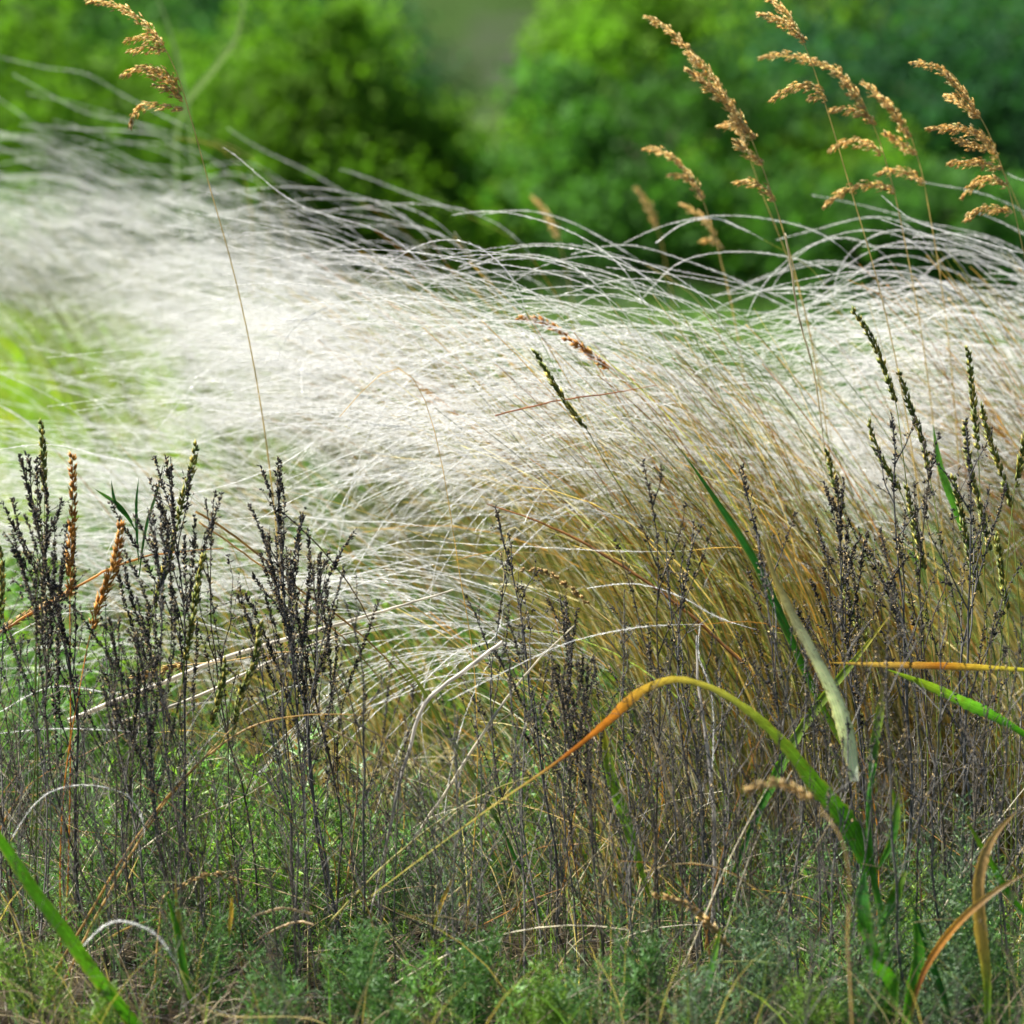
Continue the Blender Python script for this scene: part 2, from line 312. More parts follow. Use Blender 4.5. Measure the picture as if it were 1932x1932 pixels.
TUSS = [  # px, Y, culms, (min,max length), label, kwargs
 (1500, 4.60, 130, (.68, .90), 'golden-stemmed feather grass tussock in the centre, its plumes forming the main white crest', dict(leaves=520, leafL=.98, rad=.14, end=(1.35, 2.35))),
 (1680, 4.75, 105, (.62, .86), 'feather grass tussock just right of the central one, golden stems behind the broad pale leaf', dict(leaves=520, leafL=.98, rad=.14)),
 (1880, 4.72, 43, (.40, .66), 'feather grass tussock at the right edge behind the green spikes', dict(leaves=600)),
 (2180, 4.95, 204, (.64, .93), 'feather grass tussock rooted beyond the right edge, white plumes streaming in over the green spikes', dict(leaves=120, Lr=(.22, .36), end=(1.3, 2.2))),
 (2420, 5.20, 186, (.66, .95), 'farther feather grass tussock beyond the right edge, white plumes at the right skyline', dict(leaves=60, Lr=(.22, .38))),
 (1330, 5.30, 55, (.50, .76), 'feather grass tussock behind the golden stems with long plumes over the middle', dict(leaves=250)),
 (1120, 5.50, 112, (.68, 1.0), 'feather grass tussock in the middle distance under the centre of the white wave', dict(leaves=200, K=220, hw=.0003)),
 (1240, 4.95, 68, (.78, .97), 'tall feather grass tussock behind the centre whose plumes make the sharp top edge of the white crest', dict(leaves=60)),
 (860, 6.20, 105, (.62, .95), 'feather grass tussock left of centre under the back of the white wave', dict(leaves=40, ccol=(.6, .6, .4), K=220, hw=.0003)),
 (760, 6.90, 135, (.66, .95), 'blurred feather grass tussock under the highest white hump on the left', dict(leaves=0, ccol=(.55, .60, .34), K=150, hw=.00045)),
 (520, 7.10, 127, (.66, .95), 'blurred feather grass tussock at the top of the left hump by the lone seed stalk', dict(leaves=0, ccol=(.55, .60, .34), K=150, hw=.00045)),
 (280, 6.90, 82, (.60, .88), 'blurred feather grass tussock near the left edge under the hump', dict(leaves=0, ccol=(.55, .60, .34), K=150, hw=.00045)),
 (1000, 6.80, 90, (.60, .88), 'farthest feather grass tussock in the dip behind the wave', dict(leaves=120, K=150, hw=.00045)),
 (560, 5.90, 36, (.42, .66), 'low sparse feather grass tussock over the bright green patch on the left', dict(leaves=60, lcol=(.35, .5, .1), K=220, hw=.0003)),
 (1230, 4.45, 27, (.35, .58), 'low feather grass tussock in front of the wave, left of the golden stems', dict(leaves=160, end=(1.4, 2.5))),
 (980, 4.80, 19, (.32, .55), 'low thin feather grass tussock behind the paired black seed heads', dict(leaves=110, apc=2, end=(1.3, 2.5))),
 (700, 5.00, 13, (.30, .52), 'low thin feather grass tussock behind the tall dark wormwood on the left', dict(leaves=90, apc=2)),
 (330, 5.30, 8, (.30, .50), 'low thin feather grass tussock behind the left wormwood thicket', dict(leaves=60, apc=2)),
 (1600, 5.90, 49, (.36, .58), 'feather grass tussock behind the green spikes on the right', dict(leaves=200, K=220, hw=.0003)),
 (1960, 6.00, 67, (.40, .66), 'feather grass tussock behind the right edge of the golden stems', dict(leaves=120, K=220, hw=.0003)),
]
TUSS += [
 (800, 5.15, 42, (.44, .66), 'low feather grass tussock whose plumes stream left behind the tall spired wormwood', dict(leaves=40, end=(1.3, 2.1))),
 (480, 5.05, 24, (.42, .62), 'low feather grass tussock whose plumes reach the left edge behind the orange spikes', dict(leaves=30, end=(1.3, 2.0))),
 (250, 5.6, 20, (.45, .66), 'sparse feather grass tussock over the green patch at the left edge', dict(leaves=20, ccol=(.5, .6, .3))),
 (620, 4.75, 22, (.30, .48), 'small feather grass tussock with level plumes crossing the left wormwood stems', dict(leaves=30, end=(1.4, 1.9))),
]
for px, Y, n, L, lb, kw in TUSS: tussock(px, Y, n, L, lb, **kw)

# lone arching plumes, traced
LONE = [
 ([(25, 1575), (90, 1500), (180, 1485), (245, 1505), (272, 1560), (262, 1612)], 3.9, 'white hooked plume arching over the lower left among dark stems'),
 ([(150, 1790), (215, 1738), (290, 1765), (340, 1830)], 3.55, 'blurred pale plume arching low at the bottom left near the broad green blade'),
 ([(0, 1382), (110, 1378), (220, 1376), (300, 1380)], 4.1, 'straight white plume lying level at the left edge'),
 ([(0, 845), (90, 842), (180, 855), (240, 870), (290, 900)], 4.4, 'fringed white plume at the left edge just above the orange spike'),
 ([(200, 1050), (240, 985), (330, 940), (450, 905), (560, 860), (640, 790)], 4.2, 'long white plume sweeping up rightwards behind the twin green stalks on the left'),
 ([(420, 985), (540, 970), (660, 985), (760, 990), (850, 1000)], 4.4, 'fringed plume just above the tan straw, right of the tall wormwood top'),
 ([(620, 1075), (760, 1020), (900, 1030), (1100, 1036), (1300, 1038)], 4.3, 'long straight plume running level across the middle'),
 ([(620, 1105), (740, 1075), (850, 1085), (960, 1120), (1040, 1160)], 4.3, 'plume curving down rightwards below the long level one'),
 ([(1110, 1108), (1200, 1105), (1290, 1130), (1350, 1160), (1430, 1185)], 4.1, 'bright white plume drooping right across the golden stems'),
 ([(850, 1320), (960, 1260), (1060, 1215), (1180, 1190), (1330, 1180)], 4.0, 'long white plume rising rightwards behind the paired black seed heads'),
 ([(700, 1330), (790, 1290), (860, 1235), (930, 1205), (950, 1120)], 4.2, 'white plume bent upward left of the black seed heads'),
 ([(1320, 1180), (1318, 1230), (1340, 1300), (1345, 1420), (1335, 1520)], 4.0, 'pale crooked plume hanging straight down among the dark stems'),
 ([(0, 1215), (100, 1160), (230, 1150), (330, 1165), (420, 1190), (530, 1240)], 4.3, 'thin white plume crossing behind the left wormwood thicket'),
 ([(0, 1340), (60, 1310), (140, 1295), (220, 1310)], 4.2, 'white plume bowed over dark stems at the left edge'),
 ([(1180, 460), (1240, 430), (1340, 405), (1460, 415), (1560, 450), (1620, 500)], 4.9, 'topmost white plume arching against the green shrubs right of centre'),
 ([(1240, 455), (1290, 425), (1360, 412), (1400, 430), (1440, 455)], 4.9, 'second plume under the topmost arch, tip pointing down left'),
 ([(910, 405), (1010, 402), (1080, 420), (1160, 460), (1220, 500)], 5.0, 'plume arching over the dip right of the main crest'),
 ([(1215, 560), (1280, 500), (1380, 475), (1500, 485), (1600, 530)], 4.8, 'wide white plume bowed over the dark gap in the dip'),
 ([(1080, 480), (1180, 465), (1290, 490), (1400, 530), (1490, 590)], 4.9, 'plume running down rightwards through the dip'),
 ([(0, 105), (90, 128), (160, 140), (230, 180), (300, 215), (400, 260)], 6.6, 'blurred plume flying highest at the upper left'),
 ([(25, 142), (90, 175), (160, 210), (260, 235), (360, 260)], 6.6, 'second highest blurred plume at the upper left'),
 ([(40, 238), (120, 240), (220, 245), (330, 262)], 6.5, 'blurred plume lying level above the left hump'),
 ([(430, 240), (500, 285), (590, 330), (680, 380)], 6.4, 'blurred plume falling down the right side of the left hump'),
 ([(645, 322), (720, 345), (800, 375), (880, 410)], 6.0, 'short blurred plume above the main crest'),
 ([(1665, 370), (1720, 410), (1790, 440), (1860, 460), (1960, 480)], 4.7, 'uppermost plume of the right skyline'),
 ([(1665, 412), (1730, 435), (1800, 460), (1880, 490), (1980, 520)], 4.7, 'second plume of the right skyline just under the uppermost'),
 ([(450, 1000), (580, 930), (700, 900), (820, 905), (980, 940)], 4.4, 'plume bowed above the tall wormwood on the left'),
 ([(520, 1170), (640, 1120), (760, 1075), (860, 1060)], 4.35, 'plume rising rightwards behind the tall wormwood'),
]
for pts, Y, lb in LONE:
    if pts[0][0] < pts[-1][0]: pts = pts[::-1]
    dy = U(-.08, .12); p = trace(pts, Y, 40, -dy); p[:, 2] += .0022 * np.sin(np.linspace(0, 1, 40) * U(5, 9) + U(0, 6)); org = p[0].copy(); root = thing('feather_plume', org, lb, 'plume', 'single feather grass plumes')
    tp = np.r_[np.linspace(.3, 1, 10), np.linspace(1, .3, 30)]; g = Geo(); q = (p - org)[None]
    g.tubes(q, (.0003 * tp)[None], V3(.9, .9, .87), 4); hairs(g, q, 480, .0085, .00019, V3(.93, .925, .9), t0=.12); hairs(g, q, 120, .004, .0002, V3(.93, .925, .9), t0=.0)
    g.build('awn', M_plume, root)
    # the thin culm it streams from, down to the ground on its windward side
    t0 = nrm(p[0] - p[2]); gx = p[0][0] + U(.10, .22); gy = p[0][1] + U(-.03, .1); ft = V3(gx, gy, float(gz(gx, gy))); h = p[0][2] - ft[2]
    c0 = p[0] + t0 * min(.08, h * .3); mid = (c0 + ft) / 2 + V3(.05, 0, .12 * h)
    g = Geo(); g.tubes(smooth([p[0], c0, mid, ft], 24)[None] - org, np.linspace(.00035, .0008, 24)[None], CULM[rng.integers(0, 4)] * .9, 4); g.build('culm', M_culm, root)

# ------------------------------------------------------------------ tall golden panicles
SK = np.array([(.86, .62, .24), (.72, .48, .15), (.92, .74, .38), (.55, .35, .11)])
def cluster(g, p, dens, r0, ln=.0078, wd=.0008, pal=SK, down=.25):
    L = np.linalg.norm(np.diff(p, axis=0), axis=1).sum(); K = int(L * dens); M = len(p)
    t = U(0, 1, K); i = np.minimum((t * (M - 1)).astype(int), M - 2); f = (t * (M - 1) - i)[:, None]; q = p[i] * (1 - f) + p[i + 1] * f
    tg = nrm(p[i + 1] - p[i]); rd = nrm(np.cross(tg, rng.normal(size=(K, 3)))); rr = r0 * (.25 + .75 * np.sin(np.clip(t * .95 + .08, 0, 1) * math.pi) ** .6)
    lump = .55 + .6 * (np.sin(t * L * 320 + U(0, 6)) > -.2); rr = rr * lump
    q = q + rd * (rr * U(0, 1, K) ** .6)[:, None] + V3(0, 0, -1) * (rr * down)[:, None]
    d = tg + rd * .35 + V3(0, 0, -.25)
    g.spindles(q - nrm(d) * .002, d, ln * U(.7, 1.25, K), wd * U(.7, 1.3, K), pal[rng.integers(0, len(pal), K)] * U(.7, 1.3, K)[:, None])
def panicle(stalk, Y, branches, label, dens=3000, r=.0072, srad=.0011, extra=None):
    low = stalk[0]; base_x, base_y = (extra if extra else (low[0] + (low[0] - stalk[1][0]) * 3.0, None))
    bx = wx(base_x, Y); full = [V3(bx, Y, float(gz(bx, Y)))] + [P(a_, b_, Y) for a_, b_ in stalk]
    p = smooth(full, 160); root = thing('reed_grass', p[0], label, 'grass stalk', 'tall golden seed stalks'); org = p[0].copy()
    g = Geo(); g.tubes(p - org, np.linspace(srad * 1.3, .0005, 160)[None], V3(.68, .54, .20), 5); g.build('stalk', M_culm, root)
    for br, k in branches:
        q = trace(br, Y, 20, U(-.03, .03)) - org; g = Geo(); g.tubes(q, np.linspace(.0005, .0002, 20)[None], V3(.5, .36, .13), 3); cluster(g, q, dens * k, r * (0.7 + .3 * k)); g.build('panicle_branch', M_seed, root)
PAN = [
 ([(432, 480), (395, 350), (362, 230), (330, 130), (290, 60), (240, 20), (170, 0)], 4.5, [([(305, 85), (285, 55), (245, 22), (205, 5), (165, 2)], .8), ([(308, 82), (280, 70), (235, 78)], .7), ([(312, 95), (280, 90), (240, 98)], .6), ([(340, 175), (310, 148), (270, 128), (228, 143)], 1.), ([(335, 160), (315, 138), (260, 125)], .7), ([(345, 190), (320, 168), (290, 160)], .7), ([(345, 205), (300, 198), (265, 200), (245, 238)], .7)], 'lone golden seed stalk leaning left above the blurred hump at the upper left', {}),
 ([(1482, 450), (1440, 320), (1400, 225), (1350, 150), (1290, 80), (1220, 30)], 4.7, [([(1320, 120), (1285, 80), (1255, 50), (1220, 30)], .7), ([(1370, 190), (1330, 130), (1300, 100)], 1.3), ([(1410, 250), (1370, 190), (1330, 155), (1295, 130)], 1.5), ([(1425, 262), (1395, 235), (1355, 238)], 1.1), ([(1440, 310), (1410, 285), (1385, 265)], 1.), ([(1462, 378), (1435, 350), (1410, 342), (1386, 345)], .9)], 'tallest dense golden panicle leaning left, to the right of the image centre', {}),
 ([(1650, 510), (1600, 340), (1555, 190), (1520, 90), (1490, 30), (1445, -10)], 4.6, [([(1500, 50), (1475, 15), (1445, -12)], .9), ([(1520, 78), (1490, 50), (1460, 32), (1432, 25)], 1.), ([(1555, 170), (1520, 160), (1485, 168), (1455, 190)], .9), ([(1560, 190), (1545, 180), (1525, 188)], .6)], 'open golden stalk with its tip cut by the top of the picture', {}),
 ([(1712, 480), (1680, 335), (1645, 230), (1600, 150), (1545, 118), (1435, 106)], 4.75, [([(1550, 120), (1510, 106), (1470, 103), (1435, 108)], .8), ([(1630, 205), (1600, 160), (1575, 130), (1545, 118)], 1.1), ([(1652, 235), (1625, 210), (1595, 205), (1568, 207)], 1.), ([(1665, 290), (1635, 270), (1595, 268), (1565, 284)], .9), ([(1688, 360), (1650, 347), (1600, 355), (1555, 390)], 1.)], 'golden panicle crossing behind the open stalk, with one long level branch', {}),
 ([(1756, 415), (1735, 310), (1705, 230), (1665, 185), (1630, 155)], 4.8, [([(1665, 188), (1645, 170), (1630, 155)], .8), ([(1715, 260), (1690, 215), (1660, 180)], 1.3), ([(1730, 290), (1700, 270), (1670, 250)], 1.2), ([(1745, 345), (1715, 325), (1685, 320), (1655, 328)], .9)], 'compact upright golden panicle between the crossing stalk and the rightmost one', {}),
 ([(1930, 470), (1895, 330), (1860, 240), (1830, 190), (1790, 135), (1720, 118)], 4.6, [([(1790, 140), (1755, 120), (1720, 118)], .8), ([(1845, 220), (1815, 175), (1785, 140)], 1.3), ([(1848, 222), (1815, 195), (1785, 180)], .8), ([(1868, 272), (1835, 245), (1790, 240), (1750, 242)], 1.), ([(1860, 280), (1830, 270), (1800, 262)], .9), ([(1890, 318), (1850, 305), (1820, 305), (1790, 308)], 1.1), ([(1900, 350), (1865, 335), (1840, 345), (1815, 372)], 1.), ([(1910, 400), (1880, 392), (1845, 395), (1820, 416)], .9)], 'rightmost golden panicle with many layered branches', {}),
 ([(1348, 450), (1325, 375), (1300, 325), (1265, 292), (1215, 280)], 4.9, [([(1270, 298), (1245, 283), (1215, 280)], .8), ([(1325, 375), (1300, 330), (1275, 300)], 1.2), ([(1310, 345), (1285, 330), (1262, 330)], .7)], 'small golden panicle just left of the tallest one', {}),
 ([(1362, 500), (1345, 440), (1320, 405), (1285, 385)], 5.5, [([(1350, 445), (1320, 405), (1285, 385)], .7), ([(1365, 470), (1345, 452), (1320, 455)], .6)], 'low blurred panicle in the dip under the small golden one', {}),
 ([(1260, 520), (1240, 430), (1220, 385), (1200, 355)], 6.6, [([(1240, 430), (1225, 390), (1200, 355)], .9)], 'faint blurred panicle left of the small golden one', {}),
 ([(1070, 520), (1050, 440), (1030, 395), (1005, 370)], 6.8, [([(1055, 450), (1030, 400), (1005, 372)], .9)], 'faint blurred panicle right above the main crest', {}),
 ([(1480, 470), (1440, 370), (1405, 270), (1380, 200)], 4.9, [([(1410, 285), (1390, 230), (1375, 195)], .5)], 'thin stalk half hidden behind the tallest dense panicle', {}),
 ([(1935, 420), (1905, 350), (1875, 290), (1850, 250)], 4.9, [([(1880, 300), (1865, 270), (1850, 250)], .6)], 'thin stalk behind the rightmost golden panicle', {}),
]
for st, Y, br, lb, kw in PAN: panicle(st, Y, br, lb, **kw)

# ------------------------------------------------------------------ green and orange two-rowed spikes
PG = np.array([(.20, .25, .05), (.13, .17, .04), (.50, .42, .08), (.30, .32, .06)]); PO = np.array([(.60, .30, .05), (.52, .24, .04), (.66, .38, .09)]); PT = np.array([(.62, .46, .2), (.5, .33, .12)])
def spike(pts, stem, Y, pal, label, ln=.014, gap=.0046, wd=.0017, loose=.22, part='spike'):
    p = trace(pts, Y, 40, .02); st = [P(a_, b_, Y) for a_, b_ in stem]; bx = st[-1][0] + (st[-1][0] - p[-1][0]) * .3
    full = [p[0]] + [p[20]] + [p[-1]] + st
    last = full[-1]; gzv = float(gz(bx, Y))
    if last[2] > gzv + .05: full.append(V3(bx, Y, gzv))
    q = smooth(full, 40)[::-1]; org = q[0].copy(); root = thing('grass_spike', org, label, 'seed spike', 'upright seed spikes' if pal is PG else 'orange seed spikes')
    g = Geo(); g.tubes(q - org, np.linspace(.0011, .0005, 40)[None], pal[0] * 1.1, 4); g.build('stalk', M_culm, root)
    L = np.linalg.norm(np.diff(p, axis=0), axis=1).sum(); K = max(6, int(L / gap)); t = np.clip(np.linspace(.02, 1, K)[::-1] + rng.normal(size=K) * .35 / K, .01, 1)
    i = np.minimum((t * 39).astype(int), 38); f = (t * 39 - i)[:, None]; b = p[i] * (1 - f) + p[i + 1] * f; tg = nrm(p[i] - p[i + 1])
    sd = nrm(np.cross(tg, V3(.2, 1, .1))) * np.where(np.arange(K) % 2, 1, -1)[:, None]
    g = Geo()
    for rep, (sp, k) in enumerate([(loose, 1.), (loose * .45, .85), (loose * 1.6, .7)]):
        d = tg + sd * sp + rng.normal(size=(K, 3)) * .1
        sc = (.65 + .5 * np.sin(np.clip(t, .08, 1) * math.pi * .85)) * k
        g.spindles(b - org + sd * .0006 * rep, d, ln * sc * U(.85, 1.15, K), wd * U(.8, 1.2, K), pal[rng.integers(0, len(pal), K)] * U(.75, 1.25, K)[:, None])
    g.build(part, M_seed, root)
SPK = [
 ([(78, 800), (82, 870), (84, 940)], [(78, 1150), (68, 1400), (50, 1700)], 4.05, PG, 'slender green spike, first at the left edge and rising above the orange one', {}),
 ([(137, 858), (138, 960), (132, 1060), (132, 1130)], [(133, 1300), (132, 1500), (125, 1750)], 4.05, PO, 'upright orange spike, tallest of the orange ones at the left', dict(ln=.015, loose=.35)),
 ([(228, 990), (218, 1060), (195, 1120), (172, 1190)], [(150, 1300), (125, 1450)], 4.0, PO, 'leaning orange spike right of the upright orange one', dict(ln=.017, loose=.4)),
 ([(370, 842), (358, 900), (342, 950), (335, 990)], [(318, 1050), (290, 1160), (268, 1270)], 4.1, PG, 'green spike leaning right beside the second wormwood top', dict(loose=.3)),
 ([(330, 1000), (318, 1060), (300, 1110), (290, 1150)], [(270, 1230), (258, 1300)], 4.1, PG, 'short green spike below the one leaning right at the left thicket', {}),
 ([(384, 1045), (372, 1110), (360, 1190), (348, 1250)], [(335, 1400), (322, 1520)], 4.0, PG, 'green spike standing free between two left wormwood stems', {}),
 ([(425, 1250), (415, 1310), (395, 1370)], [(375, 1440), (350, 1600)], 3.95, PG, 'low yellow-green spike under the pale twin straws', {}),
 ([(490, 1180), (480, 1250), (455, 1310), (440, 1380)], [(420, 1450), (385, 1600)], 3.95, PG, 'low green spike just right of the one under the twin straws', {}),
 ([(2, 1040), (4, 1100), (0, 1170)], [(-5, 1300), (-10, 1500)], 4.0, PG, 'green spike cut by the left edge of the picture', {}),
 ([(1010, 664), (1040, 715), (1075, 770), (1108, 812)], [(1140, 870), (1250, 1050), (1330, 1250)], 4.3, PG, 'single dark green spike standing out on the white plumes in the centre', dict(loose=.16, ln=.015)),
 ([(1612, 588), (1645, 640), (1670, 700), (1690, 760)], [(1700, 830), (1720, 1000), (1740, 1200)], 4.2, PG, 'highest green spike on the right, leaning left', {}),
 ([(1698, 705), (1715, 760), (1740, 830), (1752, 890)], [(1765, 960), (1790, 1200)], 4.2, PG, 'green spike right of the highest leaning one', {}),
 ([(1826, 660), (1832, 710), (1838, 780), (1845, 850)], [(1850, 950), (1862, 1200)], 4.25, PG, 'straight upright green spike near the right edge', {}),
 ([(1852, 770), (1868, 830), (1892, 900), (1908, 960)], [(1915, 1040), (1930, 1250)], 4.15, PG, 'green spike leaning left just right of the straight upright one', {}),
 ([(1640, 798), (1655, 850), (1680, 895), (1700, 930)], [(1725, 1010), (1755, 1200)], 4.2, PG, 'short green spike left of a dark wormwood top on the right', {}),
 ([(1820, 800), (1830, 880), (1850, 960), (1868, 1040)], [(1880, 1120), (1900, 1300)], 4.1, PG, 'long green spike crossing in front of the straight one on the right', {}),
 ([(1942, 770), (1930, 850), (1915, 920)], [(1905, 1010), (1890, 1200)], 4.15, PG, 'green spike cut by the right edge of the picture', {}),
 ([(1798, 900), (1812, 960), (1828, 1040), (1850, 1120)], [(1870, 1200), (1890, 1400)], 4.1, PG, 'lowest long green spike in the right group', {}),
 ([(1710, 920), (1728, 1000), (1745, 1080)], [(1760, 1180), (1775, 1400)], 4.1, PG, 'green spike in front of the thicket below the highest one', {}),
 ([(1560, 850), (1572, 900), (1590, 960)], [(1610, 1050), (1640, 1250)], 4.4, PG, 'slightly blurred green spike at the edge of the golden stems', {}),
 ([(1590, 1090), (1610, 1160), (1640, 1220)], [(1665, 1300), (1690, 1450)], 4.3, PG, 'low green spike right of the pale broad leaf', {}),
 ([(1880, 1010), (1890, 1080), (1900, 1150)], [(1905, 1250), (1915, 1450)], 4.2, PG, 'low green spike close to the right edge under the others', {}),
 ([(0, 1192), (50, 1160), (90, 1140), (135, 1118)][::-1], [(-60, 1230)], 4.15, PT, 'pale golden ear lying sideways at the left edge', dict(loose=.3)),
 ([(255, 1280), (310, 1265), (350, 1255)][::1], [(420, 1248), (560, 1230)], 4.1, PT, 'pale golden ear lying level behind the left thicket', dict(loose=.4)),
 ([(448, 1665), (415, 1650), (375, 1655), (340, 1675)], [(310, 1690), (300, 1750)], 3.8, PT, 'thin tan ear bowed to the right in the lower left', dict(loose=.2, ln=.009)),
 ([(985, 1075), (1030, 1080), (1070, 1105), (1110, 1140)], [(1180, 1200), (1250, 1300)], 4.3, PT, 'tan ear lying on the plumes left of the golden stems', dict(loose=.3, ln=.009)),
 ([(980, 600), (1030, 610), (1070, 635)], [(1110, 660), (1250, 800), (1350, 1000)], 4.6, PO, 'orange ear lying flat in the white plumes at the centre', dict(loose=.35)),
 ([(1070, 640), (1110, 665), (1150, 700)], [(1200, 740), (1330, 900), (1420, 1100)], 4.5, PO, 'orange ear among golden stems just right of the centre', dict(loose=.35)),
 ([(1240, 1690), (1300, 1710), (1340, 1745), (1375, 1790)], [(1390, 1830), (1400, 1950)], 3.7, PT, 'tan drooping ear at the bottom right of centre', dict(loose=.2)),
]
for a_, b_, Y, pal, lb, kw in SPK: spike(a_, b_, Y, pal, lb, **kw)

# ------------------------------------------------------------------ dry wormwood
def twig(base, d, L, up, n=8, z=.04):
    p = [np.asarray(base, float)]; d = nrm(np.asarray(d, float))
    for k in range(n - 1):
        d = nrm(d + V3(0, 0, up) + rng.normal(size=3) * z); p.append(p[-1] + d * L / (n - 1))
    return np.array(p)
GRY = [(.082, .080, .076), (.050, .048, .045), (.135, .128, .115), (.075, .062, .045)]
HD = np.array([(.030, .029, .028), (.044, .040, .034), (.09, .07, .04), (.022, .021, .021), (.36, .27, .13)])
def nubs(g, p, t0, gap, sz, dens=1):
    if len(p) == 0: return
    if sz > .0024: _nubs(g, p, t0, gap, sz, dens * .55); _nubs(g, p, max(t0, .55), gap * .6, sz * .8, dens)
    else: _nubs(g, p, t0, gap, sz, dens)
def _nubs(g, p, t0, gap, sz, dens=1):
    L = np.linalg.norm(np.diff(p, axis=0), axis=1).sum(); K = max(2, int(L * (1 - t0) / gap * dens)); t = U(t0, 1, K); kc = max(2, K // 5); cl = U(t0, 1, kc); t = np.clip(np.where(U(0, 1, K) < .7, cl[rng.integers(0, kc, K)] + rng.normal(size=K) * .02, t), 0, 1); M = len(p)
    i = np.minimum((t * (M - 1)).astype(int), M - 2); f = (t * (M - 1) - i)[:, None]; q = p[i] * (1 - f) + p[i + 1] * f; tg = nrm(p[i + 1] - p[i])
    rd = nrm(np.cross(tg, rng.normal(size=(K, 3)))); d = tg * 1.1 + rd * U(.5, 1.3, (K, 1)) + rng.normal(size=(K, 3)) * .3
    g.spindles(q + rd * sz * .2, d, sz * U(1.0, 2.8, K), sz * U(.3, .62, K), HD[rng.choice(5, K, p=[.3, .25, .2, .17, .08])] * U(.8, 1.25, K)[:, None])
def wormwood_proto(kind, H=.6):
    """kind: 'dense' spired heads, 'thin' few heads, 'bare' twiggy; unit height H; returns list of (name, Geo, mat, children)"""
    n = 16; st = twig((0, 0, 0), (U(-.06, .06), U(-.06, .06), 1), H, .02, n, .07); st = st * 1.0
    st[:, 2] *= H / st[-1, 2]; st[:, 0] -= np.linspace(0, 1, n) * st[-1, 0]; st[:, 1] -= np.linspace(0, 1, n) * st[-1, 1]
    c = V3(*GRY[rng.integers(0, 4)]); g = Geo(); g.tubes(st, np.linspace(.0019, .0005, n)[None] * U(.85, 1.2), c, 6); parts = [('stem', g, M_dark, [])]
    nb = {'dense': 13, 'thin': 8, 'bare': 15}[kind]; top = Geo()
    for k in range(nb):
        s = {'dense': .38, 'thin': .35, 'bare': .15}[kind] + (k + U(0, .8)) / nb * {'dense': .55, 'thin': .6, 'bare': .75}[kind]
        i = min(int(s * (n - 1)), n - 2); b = st[i] + (st[i + 1] - st[i]) * (s * (n - 1) - i); a_ = k * 2.4 + U(-.5, .5)
        sp = {'dense': .20, 'thin': .4, 'bare': .6}[kind] * U(.6, 1.5); L = (H * (1 - s) * U(.45, .8) + .025) * {'dense': 1, 'thin': .8, 'bare': .8}[kind]
        q = twig(b, (math.cos(a_) * sp, math.sin(a_) * sp, 1 if kind != 'bare' else .8), L, .05, 7, .11)
        g = Geo(); g.tubes(q, np.linspace(.0009, .0003, 7)[None], c * U(.8, 1.2), 4); kids = []
        for _ in range({'dense': 2, 'thin': 2, 'bare': 3}[kind]):
            j = rng.integers(1, 5); tw = twig(q[j], nrm(q[j + 1] - q[j]) + rng.normal(size=3) * .55, L * U(.2, .45), .06, 5, .08); g.tubes(tw, np.linspace(.0005, .0002, 5)[None], c, 3)
            if kind != 'bare' or U(0, 1) < .3: nubs(top, tw, .3, .0055, .0021)
        if kind != 'bare' or U(0, 1) < .25:
            h = Geo(); nubs(h, q, .22, {'dense': .0013, 'thin': .0042, 'bare': .009}[kind], .0026); kids.append(('seed_head', h, M_head, []))
        parts.append(('branch', g, M_dark, kids))
    nubs(top, st[-6:], .05, {'dense': .0011, 'thin': .0028, 'bare': .008}[kind], .0026)
    parts.append(('seed_heads', top, M_head, ['stuff']))
    return parts
def realise(parts, root):
    for nm, g, m, kids in parts:
        if not g.v: continue
        o = g.build(nm, m, root)
        if kids == ['stuff']: o['kind'] = 'stuff'; continue
        for n2, g2, m2, _ in kids: g2.build(n2, m2, o)
def merged(parts):
    a_, b_ = Geo(), Geo()
    def mv(dst, src):
        for v, c in zip(src.v, src.c): pass
        o = dst.n; dst.v += src.v; dst.c += src.c; dst.f3 += [f + o for f in src.f3]; dst.f4 += [f + o for f in src.f4]; dst.n += src.n
    for nm, g, m, kids in parts:
        mv(a_ if m is M_dark else b_, g)
        for k in kids:
            if k != 'stuff': mv(b_, k[1])
    return a_, b_
def pose(root, bx, bY, top, H=.6, spin=0):
    b = V3(bx, bY, float(gz(bx, bY)) - .01); d = Vector(top - b); s = d.length / H
    root.location = b; root.scale = (s, s, s); q = d.to_track_quat('Z', 'Y'); from mathutils import Quaternion
    root.rotation_mode = 'QUATERNION'; root.rotation_quaternion = q @ Quaternion((0, 0, 1), spin)
def copy_tree(o, parent=None):
    c = o.copy(); C.objects.link(c); c.parent = parent
    for ch in o.children: copy_tree(ch, c)
    return c
protos = {k: [] for k in ('dense', 'thin', 'bare')}
